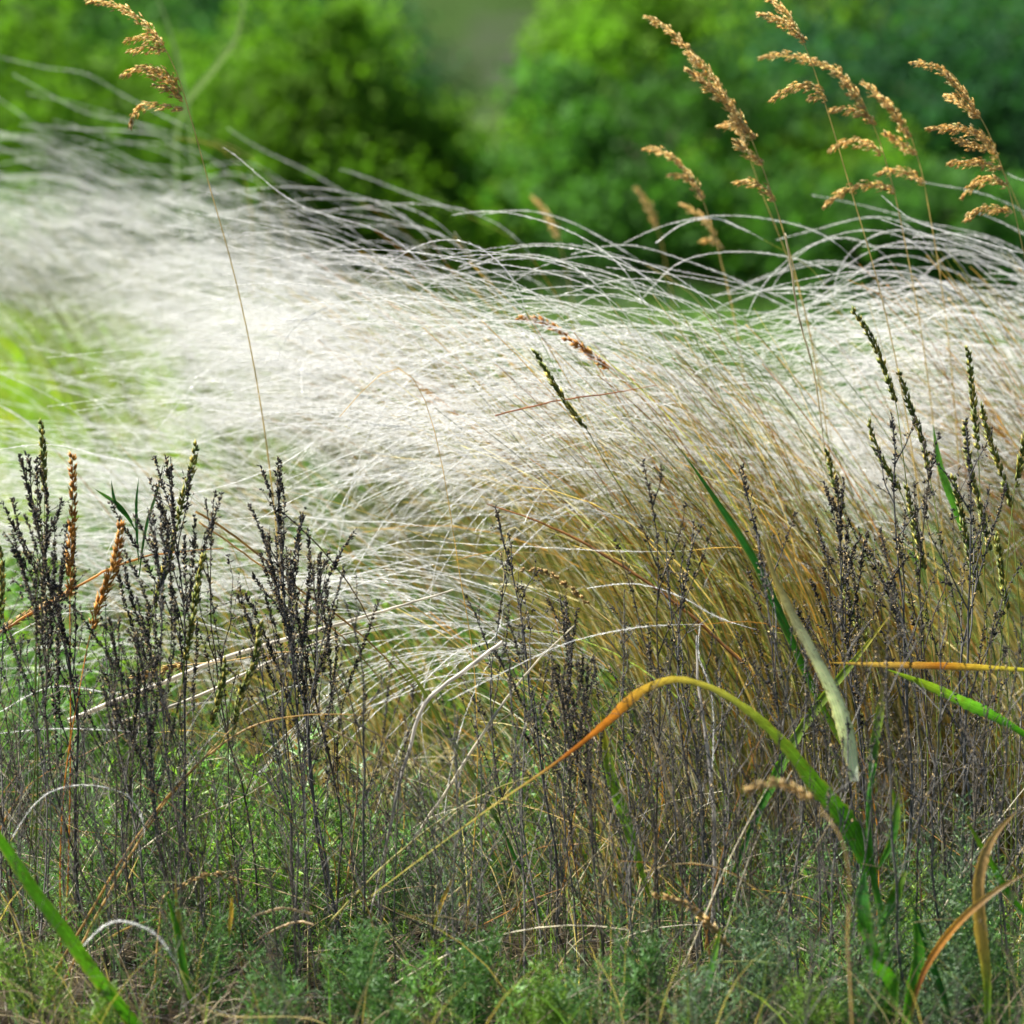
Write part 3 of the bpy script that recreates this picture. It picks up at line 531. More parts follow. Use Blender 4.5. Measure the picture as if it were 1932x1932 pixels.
WORM = [  # top px, base px (on the ground at Y), Y, kind, label
 (38, 860, 150, 4.05, 'dense', 'dark wormwood with thick crumbly head, leftmost of the tall ones'),
 (90, 960, 190, 3.95, 'dense', 'dark wormwood just right of the leftmost tall head'),
 (205, 1165, 260, 3.9, 'dense', 'short wormwood with brown seed heads behind the leaning orange spike'),
 (322, 862, 400, 4.05, 'dense', 'tall wormwood with pointed tip between the orange spikes and the slim one'),
 (280, 960, 380, 3.98, 'dense', 'wormwood with drooping dark branches left of the pointed one'),
 (405, 930, 475, 4.1, 'thin', 'slim wormwood with bare pointed tip standing by itself left of the tallest dense one'),
 (452, 1110, 560, 4.0, 'thin', 'wormwood with sagging heads left of the dense spired one'),
 (530, 868, 640, 4.1, 'dense', 'dense spired wormwood, the darkest and tallest in the left half'),
 (500, 1010, 560, 4.05, 'dense', 'side wormwood close against the left of the dense spired one'),
 (605, 1040, 640, 4.05, 'dense', 'wormwood just right of the dense spired one'),
 (650, 1065, 660, 3.95, 'thin', 'wormwood with one thin knobbly tip right of the dense spired one'),
 (20, 1200, 60, 3.9, 'thin', 'thin wormwood hugging the left edge at mid height'),
 (255, 1190, 330, 3.85, 'dense', 'wormwood in the middle of the left thicket'),
 (560, 1180, 560, 3.85, 'thin', 'lower wormwood in front of the dense spired one'),
 (780, 1290, 760, 3.85, 'thin', 'grey wormwood in the lower centre with tufted joints'),
 (745, 1380, 740, 3.75, 'bare', 'pale grey bare wormwood in the lower centre'),
 (934, 955, 1040, 4.15, 'thin', 'sparse wormwood just left of the centre with a thin knotted top'),
 (960, 1040, 1060, 4.05, 'thin', 'knotted wormwood beside the sparse centre one'),
 (1056, 1120, 1080, 4.0, 'dense', 'black seed head, upper one of the pair in the centre'),
 (1040, 1245, 1110, 3.9, 'dense', 'black seed head, lower one of the pair in the centre'),
 (1108, 1245, 1160, 3.85, 'dense', 'blackish wormwood behind the tip of the orange leaf'),
 (1213, 872, 1270, 4.0, 'thin', 'straight slightly blurred wormwood in front of the golden stems'),
 (1255, 1000, 1340, 4.05, 'bare', 'twiggy wormwood crossing the golden stems'),
 (1310, 980, 1400, 4.1, 'thin', 'forked wormwood on the golden stems'),
 (1400, 880, 1480, 4.1, 'thin', 'blurred wormwood with side hooks left of the pale broad leaf'),
 (1430, 1010, 1500, 3.9, 'thin', 'dark wormwood behind the top of the pale broad leaf'),
 (1592, 900, 1700, 4.1, 'dense', 'wormwood with feathery dark top right of the golden stems'),
 (1682, 780, 1690, 4.05, 'thin', 'highest wormwood on the right with open forked top'),
 (1770, 820, 1780, 4.05, 'thin', 'thin wormwood with small hooked heads between the green spikes'),
 (1822, 795, 1830, 4.05, 'thin', 'thin wormwood with a pointed dark tip between the green spikes'),
 (1900, 910, 1900, 4.05, 'thin', 'thin wormwood close to the right edge'),
 (1660, 1000, 1730, 3.95, 'thin', 'wormwood leaning left under the feathery dark top'),
 (1560, 1040, 1620, 4.0, 'bare', 'bare forked wormwood behind the pale broad leaf'),
 (1500, 1130, 1540, 3.8, 'bare', 'dark bare wormwood just left of the arching leaf shoulder'),
 (1350, 1180, 1380, 3.8, 'bare', 'bare grey wormwood under the arching orange and green leaf'),
 (1220, 1230, 1290, 3.75, 'bare', 'bare wormwood behind the drop of the orange leaf tip'),
 (1870, 1180, 1900, 3.8, 'bare', 'bare wormwood in the right thicket crossing the level orange leaf'),
 (1770, 1130, 1810, 3.8, 'bare', 'bare wormwood in the right thicket left of the level orange leaf'),
 (860, 1420, 900, 3.7, 'bare', 'small bare wormwood in the bottom centre'),
 (950, 1150, 1030, 3.9, 'thin', 'knobbly wormwood left of the paired black heads'),
 (150, 1330, 210, 3.75, 'bare', 'bare dark wormwood in the lower left thicket'),
 (440, 1330, 480, 3.8, 'bare', 'bare forked wormwood between the left thicket and the tall dense one'),
]
for j, (tx, ty, bx, Y, kind, lb) in enumerate(WORM):
    c = thing('wormwood', (0, 0, 0), lb, 'dry wormwood', 'dry wormwood stalks')
    if len(protos[kind]) < {'dense': 7, 'thin': 7, 'bare': 6}[kind]:
        pr = wormwood_proto(kind); realise(pr, c); protos[kind].append(c)
    else:
        src = protos[kind][j % len(protos[kind])]
        for ch in list(src.children): copy_tree(ch, c)
    pose(c, wx(bx, Y), Y, P(tx, ty, Y + U(-.04, .04)), spin=U(0, 6.28))
# many thinner ones that nothing tells apart, by zone
light = []
for k in range(12):
    a_, b_ = merged(wormwood_proto(['thin', 'bare', 'bare'][k % 3])); sa = a_.build('stem', M_dark); sb = b_.build('seed_heads', M_head); sb['kind'] = 'stuff'; light.append((sa, sb))
ZONES = [
 ((-40, 90), (3.75, 4.5), (1010, 1400), 10, 'thin dark wormwood stalk crowded at the left edge around the green spikes', 'wormwood stalks at the left edge'),
 ((90, 220), (3.75, 4.5), (1100, 1450), 10, 'thin dark wormwood stalk crowded around the orange spikes', 'wormwood stalks around the orange spikes'),
 ((220, 340), (3.75, 4.5), (1080, 1450), 9, 'thin dark wormwood stalk crowded below the pointed wormwood top at the left', 'wormwood stalks below the pointed top'),
 ((340, 500), (3.8, 4.5), (1200, 1500), 8, 'thin dark wormwood stalk under the pale twin straws', 'wormwood stalks under the twin straws'),
 ((500, 720), (3.8, 4.5), (1130, 1480), 9, 'thin dark wormwood stalk crowded around the tall spired one', 'wormwood stalks around the spired one'),
 ((720, 1100), (3.8, 4.6), (1280, 1600), 14, 'thin short wormwood stalk over the sage green patch in the lower middle', 'wormwood stalks in the lower middle'),
 ((1100, 1300), (3.7, 4.4), (1100, 1500), 8, 'bare grey wormwood twig around the orange leaf tip', 'wormwood twigs around the orange leaf tip'),
 ((1300, 1450), (3.7, 4.4), (1120, 1500), 7, 'bare grey wormwood twig under the arch of the long leaf', 'wormwood twigs under the arching leaf'),
 ((1450, 1600), (3.7, 4.4), (1100, 1450), 7, 'bare grey wormwood twig around the pale dead leaf', 'wormwood twigs around the pale leaf'),
 ((1600, 1780), (3.7, 4.4), (1080, 1450), 8, 'bare grey wormwood twig right of the reed, below the highest green spike', 'wormwood twigs right of the reed'),
 ((1780, 1990), (3.7, 4.4), (1080, 1450), 9, 'bare grey wormwood twig near the right edge around the level orange blade', 'wormwood twigs at the right edge'),
 ((560, 1130), (3.72, 3.9), (1240, 1500), 12, 'dark forked wormwood stem running off the bottom of the picture in the middle', 'wormwood stems at the bottom middle'),
 ((0, 520), (3.72, 3.9), (1300, 1560), 8, 'dark forked wormwood stem running off the bottom of the picture at the left', 'wormwood stems at the bottom left'),
 ((1150, 1900), (3.72, 3.9), (1300, 1560), 12, 'dark forked wormwood stem running off the bottom of the picture at the right', 'wormwood stems at the bottom right'),
 ((-20, 900), (3.3, 3.5), (1560, 1820), 5, 'blurred near wormwood tip at the bottom left', 'near blurred wormwood tips at the left'),
 ((1150, 1960), (3.3, 3.5), (1500, 1800), 7, 'blurred near wormwood tip at the bottom right', 'near blurred wormwood tips at the right'),
]
for xr, yr, tr, n, lb, grp in ZONES:
    for k in range(n):
        px = xr[0] + (xr[1] - xr[0]) * (k + U(0, 1)) / n; Y = U(*yr); top = P(px, U(*tr), Y + U(-.1, .1)); c = thing('wormwood', (0, 0, 0), lb, 'dry wormwood', grp)
        for o in light[rng.integers(0, 12)]: q = o.copy(); C.objects.link(q); q.parent = c
        pose(c, wx(px + U(-40, 90), Y), Y, top, spin=U(0, 6.28))
for sa, sb in light: bpy.data.objects.remove(sa); bpy.data.objects.remove(sb)

# ------------------------------------------------------------------ broad leaves and straws
def blade(g, px, Y, w_px, cols, n=90, dY=0., fold=.25, side=(1, .3, .2), org=0, twist=0., taper=(0.25, 1, .02), ws=None):
    p = trace(px, Y, n, dY); t = np.linspace(0, 1, n); w_ = w_px / (6440 / Y) / 2 * np.interp(t, [0, .45, .75, 1], [taper[0], 1, .7 * taper[1] + .1, taper[2]])
    if ws: w_ = np.interp(t, np.linspace(0, 1, len(ws)), ws) / (6440 / Y) / 2
    cc = np.stack([np.interp(t, np.linspace(0, 1, len(cols)), [c[k] for c in cols]) for k in range(3)], -1)
    tg = tang(p); a_ = nrm(np.cross(tg, V3(0, 1, 0))); b_ = V3(0, 1, 0) + 0 * a_; an = (.35 + twist * t)[:, None]
    sd = nrm(a_ * np.cos(an) + b_ * np.sin(an)); up = np.cross(tg, sd); kc = 13; u = np.linspace(-1, 1, kc)
    p = p + (up * (.004 * np.sin(t * U(5, 9) + U(0, 6)) * w_ / .01)[:, None]); fr = 1 + .07 * rng.normal(size=(n, 1)) * (np.abs(u) > .9)
    v = (p - org)[:, None] + sd[:, None] * (w_[:, None] * u * fr)[..., None] + up[:, None] * (w_[:, None] * fold * (u * u + .12 * np.cos(u * 19)))[..., None]
    vein = 1 + .20 * np.cos(u * 19)[None] + .08 * rng.normal(size=(n, kc)); vein[:, kc // 2] *= 1.25
    dry = np.clip((np.abs(u) - .75) * 2.4, 0, 1)[None] * np.clip(.5 + np.cumsum(rng.normal(size=(n, 1)) * .25, 0), 0, 1); sp = (U(0, 1, (n, kc)) < .035)[..., None]
    c3 = cc[:, None] * vein[..., None]; c3 = c3 * (1 - dry[..., None] * .7) + V3(.42, .28, .09) * dry[..., None] * .7; c3 = np.where(sp, c3 * .35 + V3(.08, .04, .01), c3)
    o = g._add(v, c3); ix = np.arange(n * kc).reshape(n, kc) + o; g.f4.append(np.stack([ix[:-1, :-1], ix[:-1, 1:], ix[1:, 1:], ix[1:, :-1]], -1).reshape(-1, 4))
    return p
GRN, YGR, ORG, STR, DGR, TAN, PAL = (.05, .20, .012), (.16, .25, .025), (.24, .085, .02), (.36, .28, .14), (.02, .11, .025), (.34, .21, .08), (.62, .68, .56)
def single_blade(label, px, Y, w_px, cols, **kw):
    p = trace(px, Y, 4); org = p[0].copy(); g = Geo(); blade(g, px, Y, w_px, cols, org=org, **kw); o = g.build('long_grass', M_blade, sm=True); o.location = org
    tag(o, label, 'grass blade')
# reed plant
bx, RY = wx(1690, 3.74), 3.74; rb = V3(bx, RY, float(gz(bx, RY))); root = thing('reed', rb, 'broad-leaved green reed with one long arching leaf and a pale dead leaf, lower right', 'reed')
st = smooth([rb, P(1672, 1780, RY), P(1642, 1610, RY), P(1640, 1500, RY), P(1650, 1440, RY)], 30) - rb
g = Geo(); g.tubes(st, np.linspace(.0062, .0022, 30)[None], np.stack([np.linspace(a_, b_, 30) for a_, b_ in zip((.10, .24, .02), (.06, .20, .03))], -1)[None], 8); g.build('stem', M_blade, root, True)
RL = [
 ([(1645, 1650), (1600, 1550), (1540, 1480), (1480, 1405), (1410, 1340), (1340, 1298), (1270, 1283), (1210, 1305), (1150, 1358), (1060, 1430), (930, 1520), (700, 1690)], 3.74, 40, [GRN, GRN, (.10, .24, .02), (.15, .22, .03), (.24, .23, .06), (.27, .19, .05), (.26, .09, .02), (.17, .055, .02), (.26, .19, .10), (.30, .25, .13), (.30, .25, .13), (.30, .25, .13)], dict(n=200, ws=[26, 44, 40, 30, 22, 16, 14, 20, 24, 11, 7, 5, 4, 3, 3, 2], twist=.25), 'long arching leaf fading from green to orange and straw'),
 ([(1612, 1475), (1598, 1390), (1575, 1310), (1535, 1230), (1490, 1150), (1458, 1080), (1440, 1010)], 3.76, 30, [PAL, PAL, PAL, (.68, .62, .45), STR, STR], dict(n=100, ws=[16, 30, 32, 26, 22, 20, 15, 9, 5]), 'pale dead leaf standing up'),
 ([(1595, 1410), (1540, 1310), (1480, 1180), (1420, 1050), (1350, 940), (1285, 850)], 4.0, 19, [YGR, GRN, DGR, DGR, DGR], dict(n=40, taper=(.6, 1, .05)), 'dark green leaf reaching far up left'),
 ([(1640, 1510), (1652, 1400), (1662, 1330), (1665, 1280)], 3.76, 20, [DGR, DGR, YGR, TAN], {}, None),
 ([(1665, 1830), (1640, 1760), (1628, 1690), (1632, 1640)], 3.66, 34, [(.09, .28, .02), GRN, (.05, .18, .05)], {}, None),
 ([(1655, 1750), (1690, 1690), (1710, 1640)], 3.72, 26, [(.09, .28, .02), GRN, YGR], {}, None),
 ([(1690, 1900), (1680, 1850), (1650, 1800), (1640, 1740)], 3.62, 34, [(.09, .28, .02), GRN, GRN], {}, None),
 ([(1700, 1960), (1720, 1880), (1735, 1800), (1722, 1730)], 3.64, 28, [(.09, .28, .02), GRN, GRN], {}, None),
 ([(1655, 1640), (1685, 1580), (1692, 1530), (1680, 1480)], 3.72, 18, [GRN, GRN, YGR], {}, None),
]
for px, Y, wd, cols, kw, lb in RL:
    g = Geo(); blade(g, px, Y, wd, cols, org=rb, **kw); o = g.build('leaf', M_blade, root, True)
    if lb: o['label'] = lb
BL = [
 ('broad bright green blade crossing the bottom left corner', [(265, 1950), (200, 1860), (130, 1760), (60, 1675), (0, 1585), (-60, 1500)], 3.6, 34, [GRN, (.13, .36, .02), (.11, .34, .02), GRN], dict(taper=(.9, 1, .4))),
 ('narrow green blade standing at the bottom, right of the broad corner blade', [(378, 1950), (352, 1840), (330, 1740), (312, 1680)], 3.7, 18, [GRN, GRN, GRN], {}),
 ('second narrow green blade at the bottom with a tan tip', [(372, 1950), (350, 1830), (338, 1740), (330, 1650)], 3.72, 12, [GRN, YGR, TAN], {}),
 ('green blade leaning right with yellow top, left of the reed', [(1362, 1720), (1400, 1610), (1450, 1495), (1500, 1395), (1560, 1310), (1625, 1230), (1680, 1160)], 3.95, 21, [GRN, DGR, GRN, YGR, YGR, (.5, .38, .06)], {}),
 ('yellow-green upright blade just below the orange leaf tip', [(1225, 1690), (1200, 1610), (1180, 1540), (1155, 1460), (1140, 1390), (1132, 1345)], 3.9, 26, [YGR, (.16, .32, .03), (.16, .32, .03), YGR, (.6, .42, .05)], {}),
 ('green blade falling from the right edge towards the pale leaf', [(1980, 1420), (1900, 1365), (1830, 1330), (1760, 1295), (1670, 1262)], 3.85, 24, [GRN, GRN, (.1, .28, .03), YGR, YGR], {}),
 ('orange blade lying level at the right edge', [(1990, 1266), (1900, 1261), (1800, 1258), (1700, 1254), (1560, 1250)], 3.9, 17, [YGR, (.4, .3, .06), ORG, TAN, TAN], {}),
 ('upright orange and green blade near the bottom right corner', [(1862, 1960), (1862, 1850), (1850, 1740), (1850, 1650), (1875, 1580), (1920, 1530)], 3.6, 26, [GRN, YGR, (.45, .3, .08), TAN, TAN, TAN], {}),
 ('narrow orange blade rising right at the bottom right', [(1715, 1950), (1745, 1830), (1800, 1750), (1860, 1695), (1950, 1640)], 3.55, 14, [DGR, ORG, (.6, .26, .04), TAN, TAN], {}),
 ('green blade slanting down to the right edge', [(1960, 1750), (1900, 1680), (1860, 1610), (1820, 1540)], 3.75, 15, [GRN, GRN, YGR], {}),
 ('dark green blade leaning left in the bottom right', [(1800, 1950), (1775, 1860), (1745, 1780), (1720, 1700)], 3.65, 15, [DGR, DGR, DGR], {}),
 ('short green blade tip beside the tan drooping ear', [(1330, 1900), (1342, 1830), (1355, 1770), (1362, 1745)], 3.65, 13, [GRN, (.1, .35, .03), YGR], {}),
 ('long green stalk leaning left over the sage patch in the centre', [(1030, 1750), (930, 1530), (880, 1440), (830, 1360), (790, 1290), (700, 1190)], 4.0, 10, [GRN, DGR, (.14, .18, .05), (.14, .18, .05), (.3, .3, .1)], {}),
 ('small yellow blade in the lower left', [(432, 1770), (436, 1730), (438, 1690)], 3.7, 9, [YGR, (.6, .35, .04), (.6, .4, .05)], {}),
 ('orange blade tip standing in the lower centre', [(815, 1760), (835, 1700), (860, 1645)], 3.8, 8, [YGR, (.45, .3, .05), (.55, .35, .05)], {}),
 ('short green sprig blade on the left, left prong', [(250, 985), (232, 960), (205, 940), (178, 922)], 4.1, 9, [DGR, DGR, (.05, .12, .03)], {}),
 ('short green sprig blade on the left, middle prong', [(258, 1005), (240, 975), (220, 950), (210, 905)], 4.1, 8, [DGR, DGR, DGR], {}),
 ('short green sprig blade on the left, right prong', [(262, 1060), (258, 1000), (258, 950), (262, 900)], 4.1, 7, [DGR, DGR, DGR], {}),
 ('dark curved sprig blade beside the pointed wormwood', [(262, 1090), (280, 980), (298, 920), (310, 870)], 4.1, 7, [DGR, DGR, (.1, .1, .05)], {}),
 ('green blade behind the spikes at the right', [(1830, 1050), (1800, 950), (1775, 880), (1760, 800)], 4.5, 16, [(.1, .3, .04), (.1, .3, .04), (.12, .32, .05)], {}),
]
for lb, px, Y, wd, cols, kw in BL: single_blade(lb, px, Y, wd, cols, **kw)
STRAW = [
 ('long thin orange straw running up from the lower left to the middle', [(20, 1960), (140, 1770), (270, 1560), (380, 1430), (470, 1370), (560, 1352), (680, 1350)], 3.9, 5, (.5, .34, .12)),
 ('thin golden straw beside the longer orange one at the lower left', [(60, 1990), (200, 1690), (300, 1530), (400, 1410), (450, 1360)], 3.88, 5, (.55, .40, .16)),
 ('thick pale straw sloping up behind the left thicket', [(130, 1360), (300, 1290), (450, 1232), (640, 1178), (860, 1110)], 4.2, 10, (.60, .56, .47)),
 ('second thick pale straw just under the first behind the left thicket', [(200, 1370), (380, 1310), (480, 1262), (600, 1212), (720, 1180)], 4.2, 7, (.56, .52, .42)),
 ('orange straw rising at the left edge', [(-20, 1205), (70, 1150), (135, 1112), (240, 1060), (420, 1035)], 4.1, 5, (.55, .30, .08)),
 ('pale straw crossing down the lower centre from left', [(600, 1360), (700, 1420), (780, 1480), (840, 1560), (960, 1700)], 4.0, 6, (.60, .50, .28)),
 ('second pale straw crossing down the lower centre', [(640, 1350), (740, 1400), (800, 1450), (900, 1560)], 4.05, 4, (.66, .55, .33)),
 ('thin straw leaning against the arching leaf tip', [(600, 1770), (760, 1600), (900, 1500), (1060, 1445)], 3.85, 4, (.45, .42, .14)),
 ('bleached twig fragment curving down in the centre', [(950, 1210), (870, 1270), (800, 1330), (770, 1420), (740, 1560), (700, 1740)], 4.0, 8, (.55, .52, .46)),
 ('bleached straw rising right below the black seed heads', [(770, 1600), (850, 1480), (940, 1350), (1010, 1260), (1090, 1180)], 4.0, 6, (.62, .58, .46)),
 ('dark red straw lying across the white plumes in the centre', [(935, 785), (1050, 760), (1150, 742), (1240, 728)], 4.4, 3, (.38, .17, .06)),
 ('dark bundle straw running from the golden stems up left', [(1400, 1250), (1250, 1120), (1130, 1040), (1020, 985), (920, 950)], 4.3, 7, (.35, .17, .05)),
 ('tan straw beside the tall wormwood running down right', [(370, 965), (450, 1020), (560, 1110), (680, 1200), (800, 1330)], 4.15, 5, (.5, .34, .12)),
 ('dark tan straw just above the one beside the tall wormwood', [(530, 965), (620, 1040), (680, 1120), (740, 1230)], 4.12, 3, (.2, .15, .07)),
 ('second tan straw just under the one beside the tall wormwood', [(375, 985), (460, 1045), (560, 1130), (660, 1215), (760, 1330)], 4.2, 4, (.6, .42, .18)),
 ('vertical thin green straw at the far left', [(65, 1760), (72, 1500), (70, 1300), (84, 1000)], 4.0, 4, (.2, .28, .06)),
 ('pale thin straw hanging down over the golden stems', [(1480, 440), (1500, 560), (1530, 680), (1550, 800), (1560, 900)], 4.4, 4, (.62, .55, .38)),
 ('bleached dead stem standing left of the arching leaf', [(1345, 1750), (1350, 1560), (1340, 1440), (1318, 1290), (1312, 1200)], 3.9, 9, (.50, .47, .42)),
 ('bleached dead stem bent over at the middle right', [(1290, 1560), (1260, 1470), (1240, 1400), (1200, 1340)], 3.95, 8, (.62, .52, .35)),
 ('grey leaning dead stem in the middle thicket', [(1180, 1500), (1140, 1420), (1100, 1370), (1050, 1330)], 4.1, 6, (.55, .46, .3)),
 ('pale straw bundle lying low in the bottom centre left', [(590, 1722), (545, 1712), (500, 1722), (470, 1735)], 3.8, 6, (.62, .50, .3)),
 ('pale straw just below the low bundle in the bottom centre left', [(590, 1745), (540, 1742), (500, 1760), (480, 1780)], 3.78, 5, (.62, .48, .28)),
 ('brown twig slanting up left at the lower left', [(380, 1900), (330, 1720), (300, 1600), (240, 1520)], 3.8, 6, (.14, .11, .08)),
]
for lb, px, Y, wd, col in STRAW:
    p = trace(px, Y, 40, U(-.05, .1)); p = p + np.cumsum(rng.normal(size=p.shape), 0) * .0004; org = p[0].copy(); g = Geo()
    r = wd / (6440 / Y) / 2; g.tubes((p - org)[None], (np.interp(np.linspace(0, 1, 40), [0, .6, 1], [1, .9, .35]) * r)[None], np.asarray(col) * U(.8, 1.2, (1, 40, 1)), 6)
    o = g.build('straw', M_culm, sm=True); o.location = org; tag(o, lb, 'straw')

# ------------------------------------------------------------------ sage ground cover
def shoot(H, col, nodes=16, seg=8, ll=.014, hw=.0006):
    """one feathery shoot as raw triangles (origin at its foot)"""
    st = twig((0, 0, 0), (U(-.3, .3), U(-.3, .3), 1), H, .05, 8, .08); V, Cc = [], []
    for k in range(nodes):
        s = (.15 + .85 * k / nodes) * 7; i = min(int(s), 6); b = st[i] + (st[i + 1] - st[i]) * (s - i); a_ = k * 2.4
        d = nrm(V3(math.cos(a_), math.sin(a_), .8)); L = ll * (1.25 - .5 * k / nodes)
        m = b + d * np.linspace(.15, 1, seg)[:, None] * L; dd = nrm(d + rng.normal(size=(seg, 3)) * .75); l2 = L * U(.35, .7, seg)[:, None]
        sd = nrm(np.cross(dd, rng.normal(size=(seg, 3)))) * hw; V.append(np.stack([m - sd, m + sd, m + dd * l2], 1)); c = np.asarray(col) * U(.75, 1.3)
        V.append(np.stack([b - sd[0], b + sd[0], b + d * L * 1.1], 0)[None]); Cc.append(np.repeat(c[None], seg + 1, 0))
    V.append(np.stack([st[0] + V3(.0008, 0, 0), st[0] - V3(.0008, 0, 0), st[-1]], 0)[None]); Cc.append(np.asarray(col)[None] * .8)
    return np.concatenate(V), np.concatenate(Cc)
SG, SY, SB = (.075, .175, .045), (.12, .225, .025), (.115, .20, .10)
def place_shoots(g, protos_, xy, sc, tint):
    for (x, y), s, c in zip(xy, sc, tint):
        V, Cc = protos_[rng.integers(0, len(protos_))]; a_ = U(0, 6.28); R = np.array([[math.cos(a_), -math.sin(a_), 0], [math.sin(a_), math.cos(a_), 0], [0, 0, 1]])
        g.tris(V @ R.T * s + V3(x, y, float(gz(x, y))), Cc * c)
SP = [shoot(.13, [SG, SG, SB, SY][k % 4], 16, 8, .021, .0011) for k in range(12)]
g = Geo(); n = 3000; y = 3.62 + 3.4 * U(0, 1, n) ** 1.25; x = U(-1, 1, n) * (HALF * y + .12); kp = (y > 3.9) | (U(0, 1, n) < .35); x, y = x[kp], y[kp]; n = len(x)
nz = np.sin(x * 9 + y * 4) + np.sin(x * 5 - y * 7 + 2); s = U(.5, 1.25, n) * (1 + .3 * nz) * np.where(y < 4.2, .6, 1) * np.where((y > 4.7) & (x < .35) & (x > -.9), 1.35, 1); tint = U(.6, 1.6, (n, 1)) * np.array([1, 1, 1]) + np.clip(nz, 0, 2)[:, None] * V3(.22, .18, -.05)
place_shoots(g, SP, np.c_[x, y], s, tint); tag(g.build('sage_ground_cover', M_sage), 'feathery grey-green sage leaves covering the ground between the stems', 'ground cover', kind='stuff')
NEAR = [
 (1478, 1570, 3.70, SB, 'tall silvery sage shoot left of the reed stem'), (1215, 1650, 3.72, SG, 'bushy green sage shoot below the yellow-green blade'),
 (1780, 1730, 3.67, SB, 'silvery sage shoot right of the reed stem'), (1720, 1500, 3.81, SB, 'slim silvery sage shoot at the right under the level orange blade'),
 (870, 1700, 3.70, SG, 'green sage shoot in the bottom centre'), (740, 1790, 3.63, SG, 'low green sage shoot left of bottom centre'),
 (350, 1670, 3.74, SG, 'green sage shoot above the narrow blades at the lower left'), (60, 1700, 3.72, SY, 'yellowish sage shoot at the left edge by the broad blade'),
 (500, 1790, 3.65, SG, 'low sage shoot between the narrow blades and the dark stems'), (1030, 1800, 3.63, SY, 'yellow-green sage shoot at the bottom, right of centre'),
 (1350, 1790, 3.63, SB, 'silvery sage shoot beside the tan drooping ear'), (1560, 1820, 3.62, SY, 'bright yellow-green sage shoot left of the reed foot'),
 (1900, 1640, 3.70, SG, 'green sage shoot near the right edge'), (160, 1840, 3.62, SY, 'bright sage shoot under the broad corner blade'),
 (640, 1700, 3.72, SG, 'small sage shoot among the dark stems left of centre'), (1120, 1760, 3.65, SG, 'sage shoot right of the bottom centre'),
 (1830, 1500, 3.79, SB, 'slim silvery sage shoot close to the right edge'), (1620, 1700, 3.67, SG, 'sage shoot touching the reed stem on its left'),
]
for px, py, Y, col, lb in NEAR:
    x = wx(px, Y); z0 = float(gz(x, Y)); H = max(.08, P(px, py, Y)[2] - z0); root = thing('sage_shoot', (x, Y, z0), lb, 'sage plant', 'sage shoots in the foreground')
    for k in range(6):
        a_ = U(0, 6.28); r = 0 if k == 0 else U(.01, .035); V, Cc = shoot(H * (1 if k == 0 else U(.55, .9)), col, int(26 * H / .15) + 8, 9, .019, .0008)
        g = Geo(); g.tris(V + V3(math.cos(a_) * r, math.sin(a_) * r, 0), Cc); g.build('sprig', M_sage, root)
grass_field('undergrowth_grass', 'thin green and tan grass blades growing low between the stems', 3000, (3.2, 7), (.06, .26), .0011, [(.12, .25, .05), (.2, .28, .06), (.5, .4, .2), (.4, .3, .12), (.09, .2, .04)], lean=.15, seg=7)
# dry litter and fine twigs
n = 4200; y = 3.6 + 2.2 * U(0, 1, n) ** 1.5; x = U(-1, 1, n) * (HALF * y + .1); L_ = U(.03, .14, n); el = U(-.1, 1.3, n); a_ = U(0, 6.28, n); t = np.linspace(0, 1, 5)
d = np.stack([np.cos(el) * np.cos(a_), np.cos(el) * np.sin(a_), np.sin(el)], -1); p = np.stack([x, y, gz(x, y) + U(0, .05, n)], -1)[:, None] + d[:, None] * (L_[:, None] * t)[..., None]
p[:, :, 2] -= (L_[:, None] * t * t * .3); pal = np.array([(.12, .10, .09), (.3, .24, .16), (.5, .42, .28), (.2, .15, .1), (.09, .08, .07)])
g = Geo(); g.tubes(p, np.broadcast_to(np.linspace(.0008, .0003, 5), (n, 5)), pal[rng.integers(0, 5, n)] * U(.7, 1.2, (n, 1)), 3)
tag(g.build('dry_litter', M_culm), 'tangled dry twigs and straw bits low among the stems', 'litter', kind='stuff')

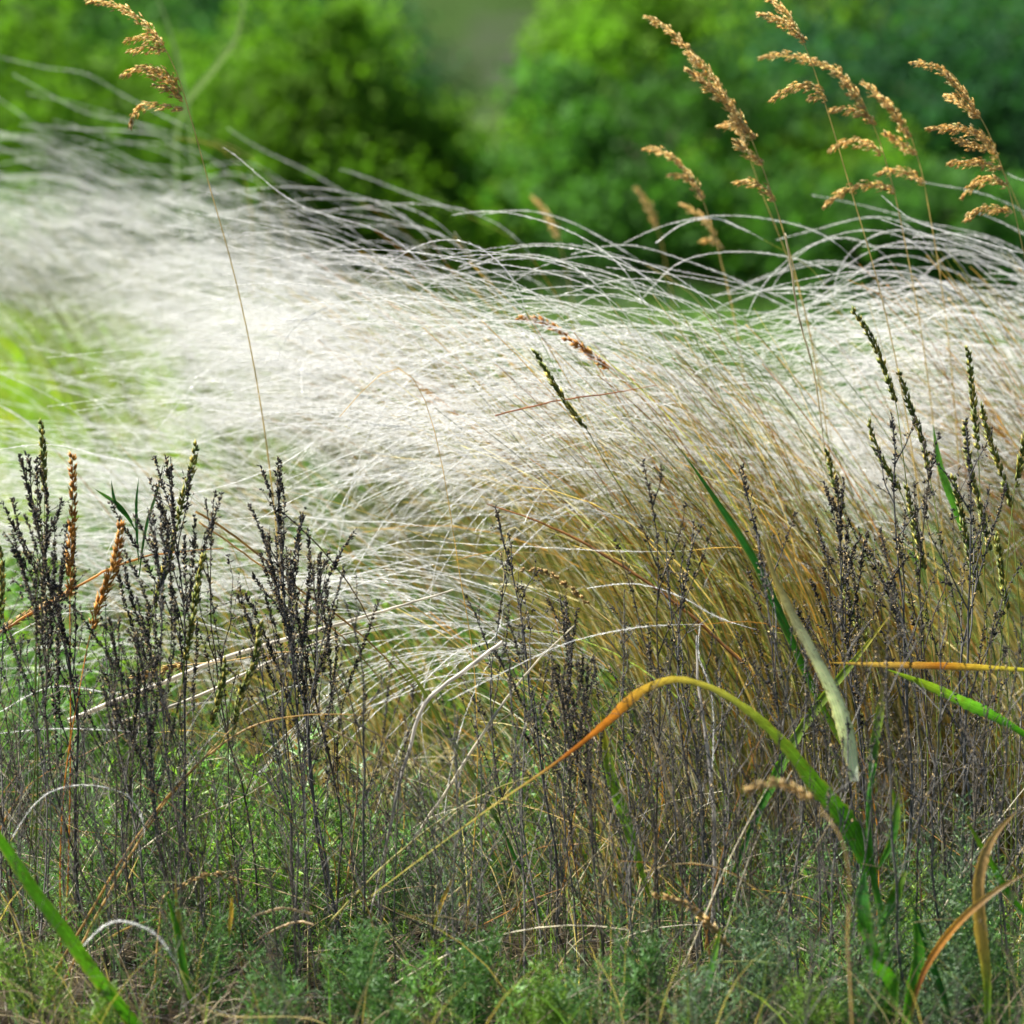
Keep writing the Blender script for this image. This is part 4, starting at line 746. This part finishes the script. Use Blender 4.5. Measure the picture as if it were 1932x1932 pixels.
n = 850; y = 3.75 + 1.9 * U(0, 1, n); x = U(-1, 1, n) * (HALF * y + .1); L_ = U(.08, .34, n); t = np.linspace(0, 1, 10)[None]; sg = np.where(U(0, 1, n) < .62, 1., -1.)
th = (sg * U(.1, 1.2, n))[:, None] + (sg * U(-.1, 1.1, n))[:, None] * t ** 1.3
bs_ = np.stack([x, y, gz(x, y) + U(0, .12, n)], -1); p = theta_path(bs_, L_, th, U(-.8, .8, n), 10, .12)
pal = np.array([(.62, .52, .30), (.75, .70, .55), (.50, .36, .10), (.24, .30, .06), (.45, .24, .06), (.18, .14, .10)])
g = Geo(); g.tubes(p, np.linspace(.0007, .0003, 10)[None] * U(.7, 1.5, (n, 1)), pal[rng.choice(6, n, p=[.25, .2, .15, .15, .1, .15])] * U(.7, 1.15, (n, 1)), 4)
tag(g.build('straw_tangle', M_culm), 'thin pale and golden straws crossing each other low among the dark stems', 'straw', kind='stuff')

# two soft stems crossing at the upper left, well behind the lone seed stalk, and a near tan ear
for lb, px, Y, wd in [('blurred grey-green stem leaning left at the top, behind the lone seed stalk', [(372, 420), (352, 200), (335, 110), (318, 50), (290, -20)], 7.6, 9),
                      ('blurred grey-green stem leaning right at the top, behind the lone seed stalk', [(345, 420), (352, 195), (400, 135), (440, 80), (462, -20)], 7.8, 12)]:
    p = trace(px, Y, 40); ft = V3(p[0][0] + .02, Y, float(gz(p[0][0], Y))); q = smooth([ft, (ft + p[0]) / 2, p[0]], 12); q = np.vstack([q[:-1], p]); g = Geo(); n_ = len(q)
    g.ribbons((q - ft)[None], (np.interp(np.linspace(0, 1, n_), [0, .7, 1], [.5, 1, .5]) * wd / (6440 / Y) / 2)[None], V3(.10, .15, .09), V3(1, .4, 0), .3); o = g.build('tall_grass_stem', M_blade, sm=True); o.location = ft; tag(o, lb, 'grass stem')
spike([(1412, 1492), (1450, 1478), (1490, 1484), (1532, 1512)], [(1580, 1570), (1600, 1800)], 3.25, PT, 'soft tan ear close to the lens, bowed in front of the arching leaf shoulder', ln=.012, loose=.35)
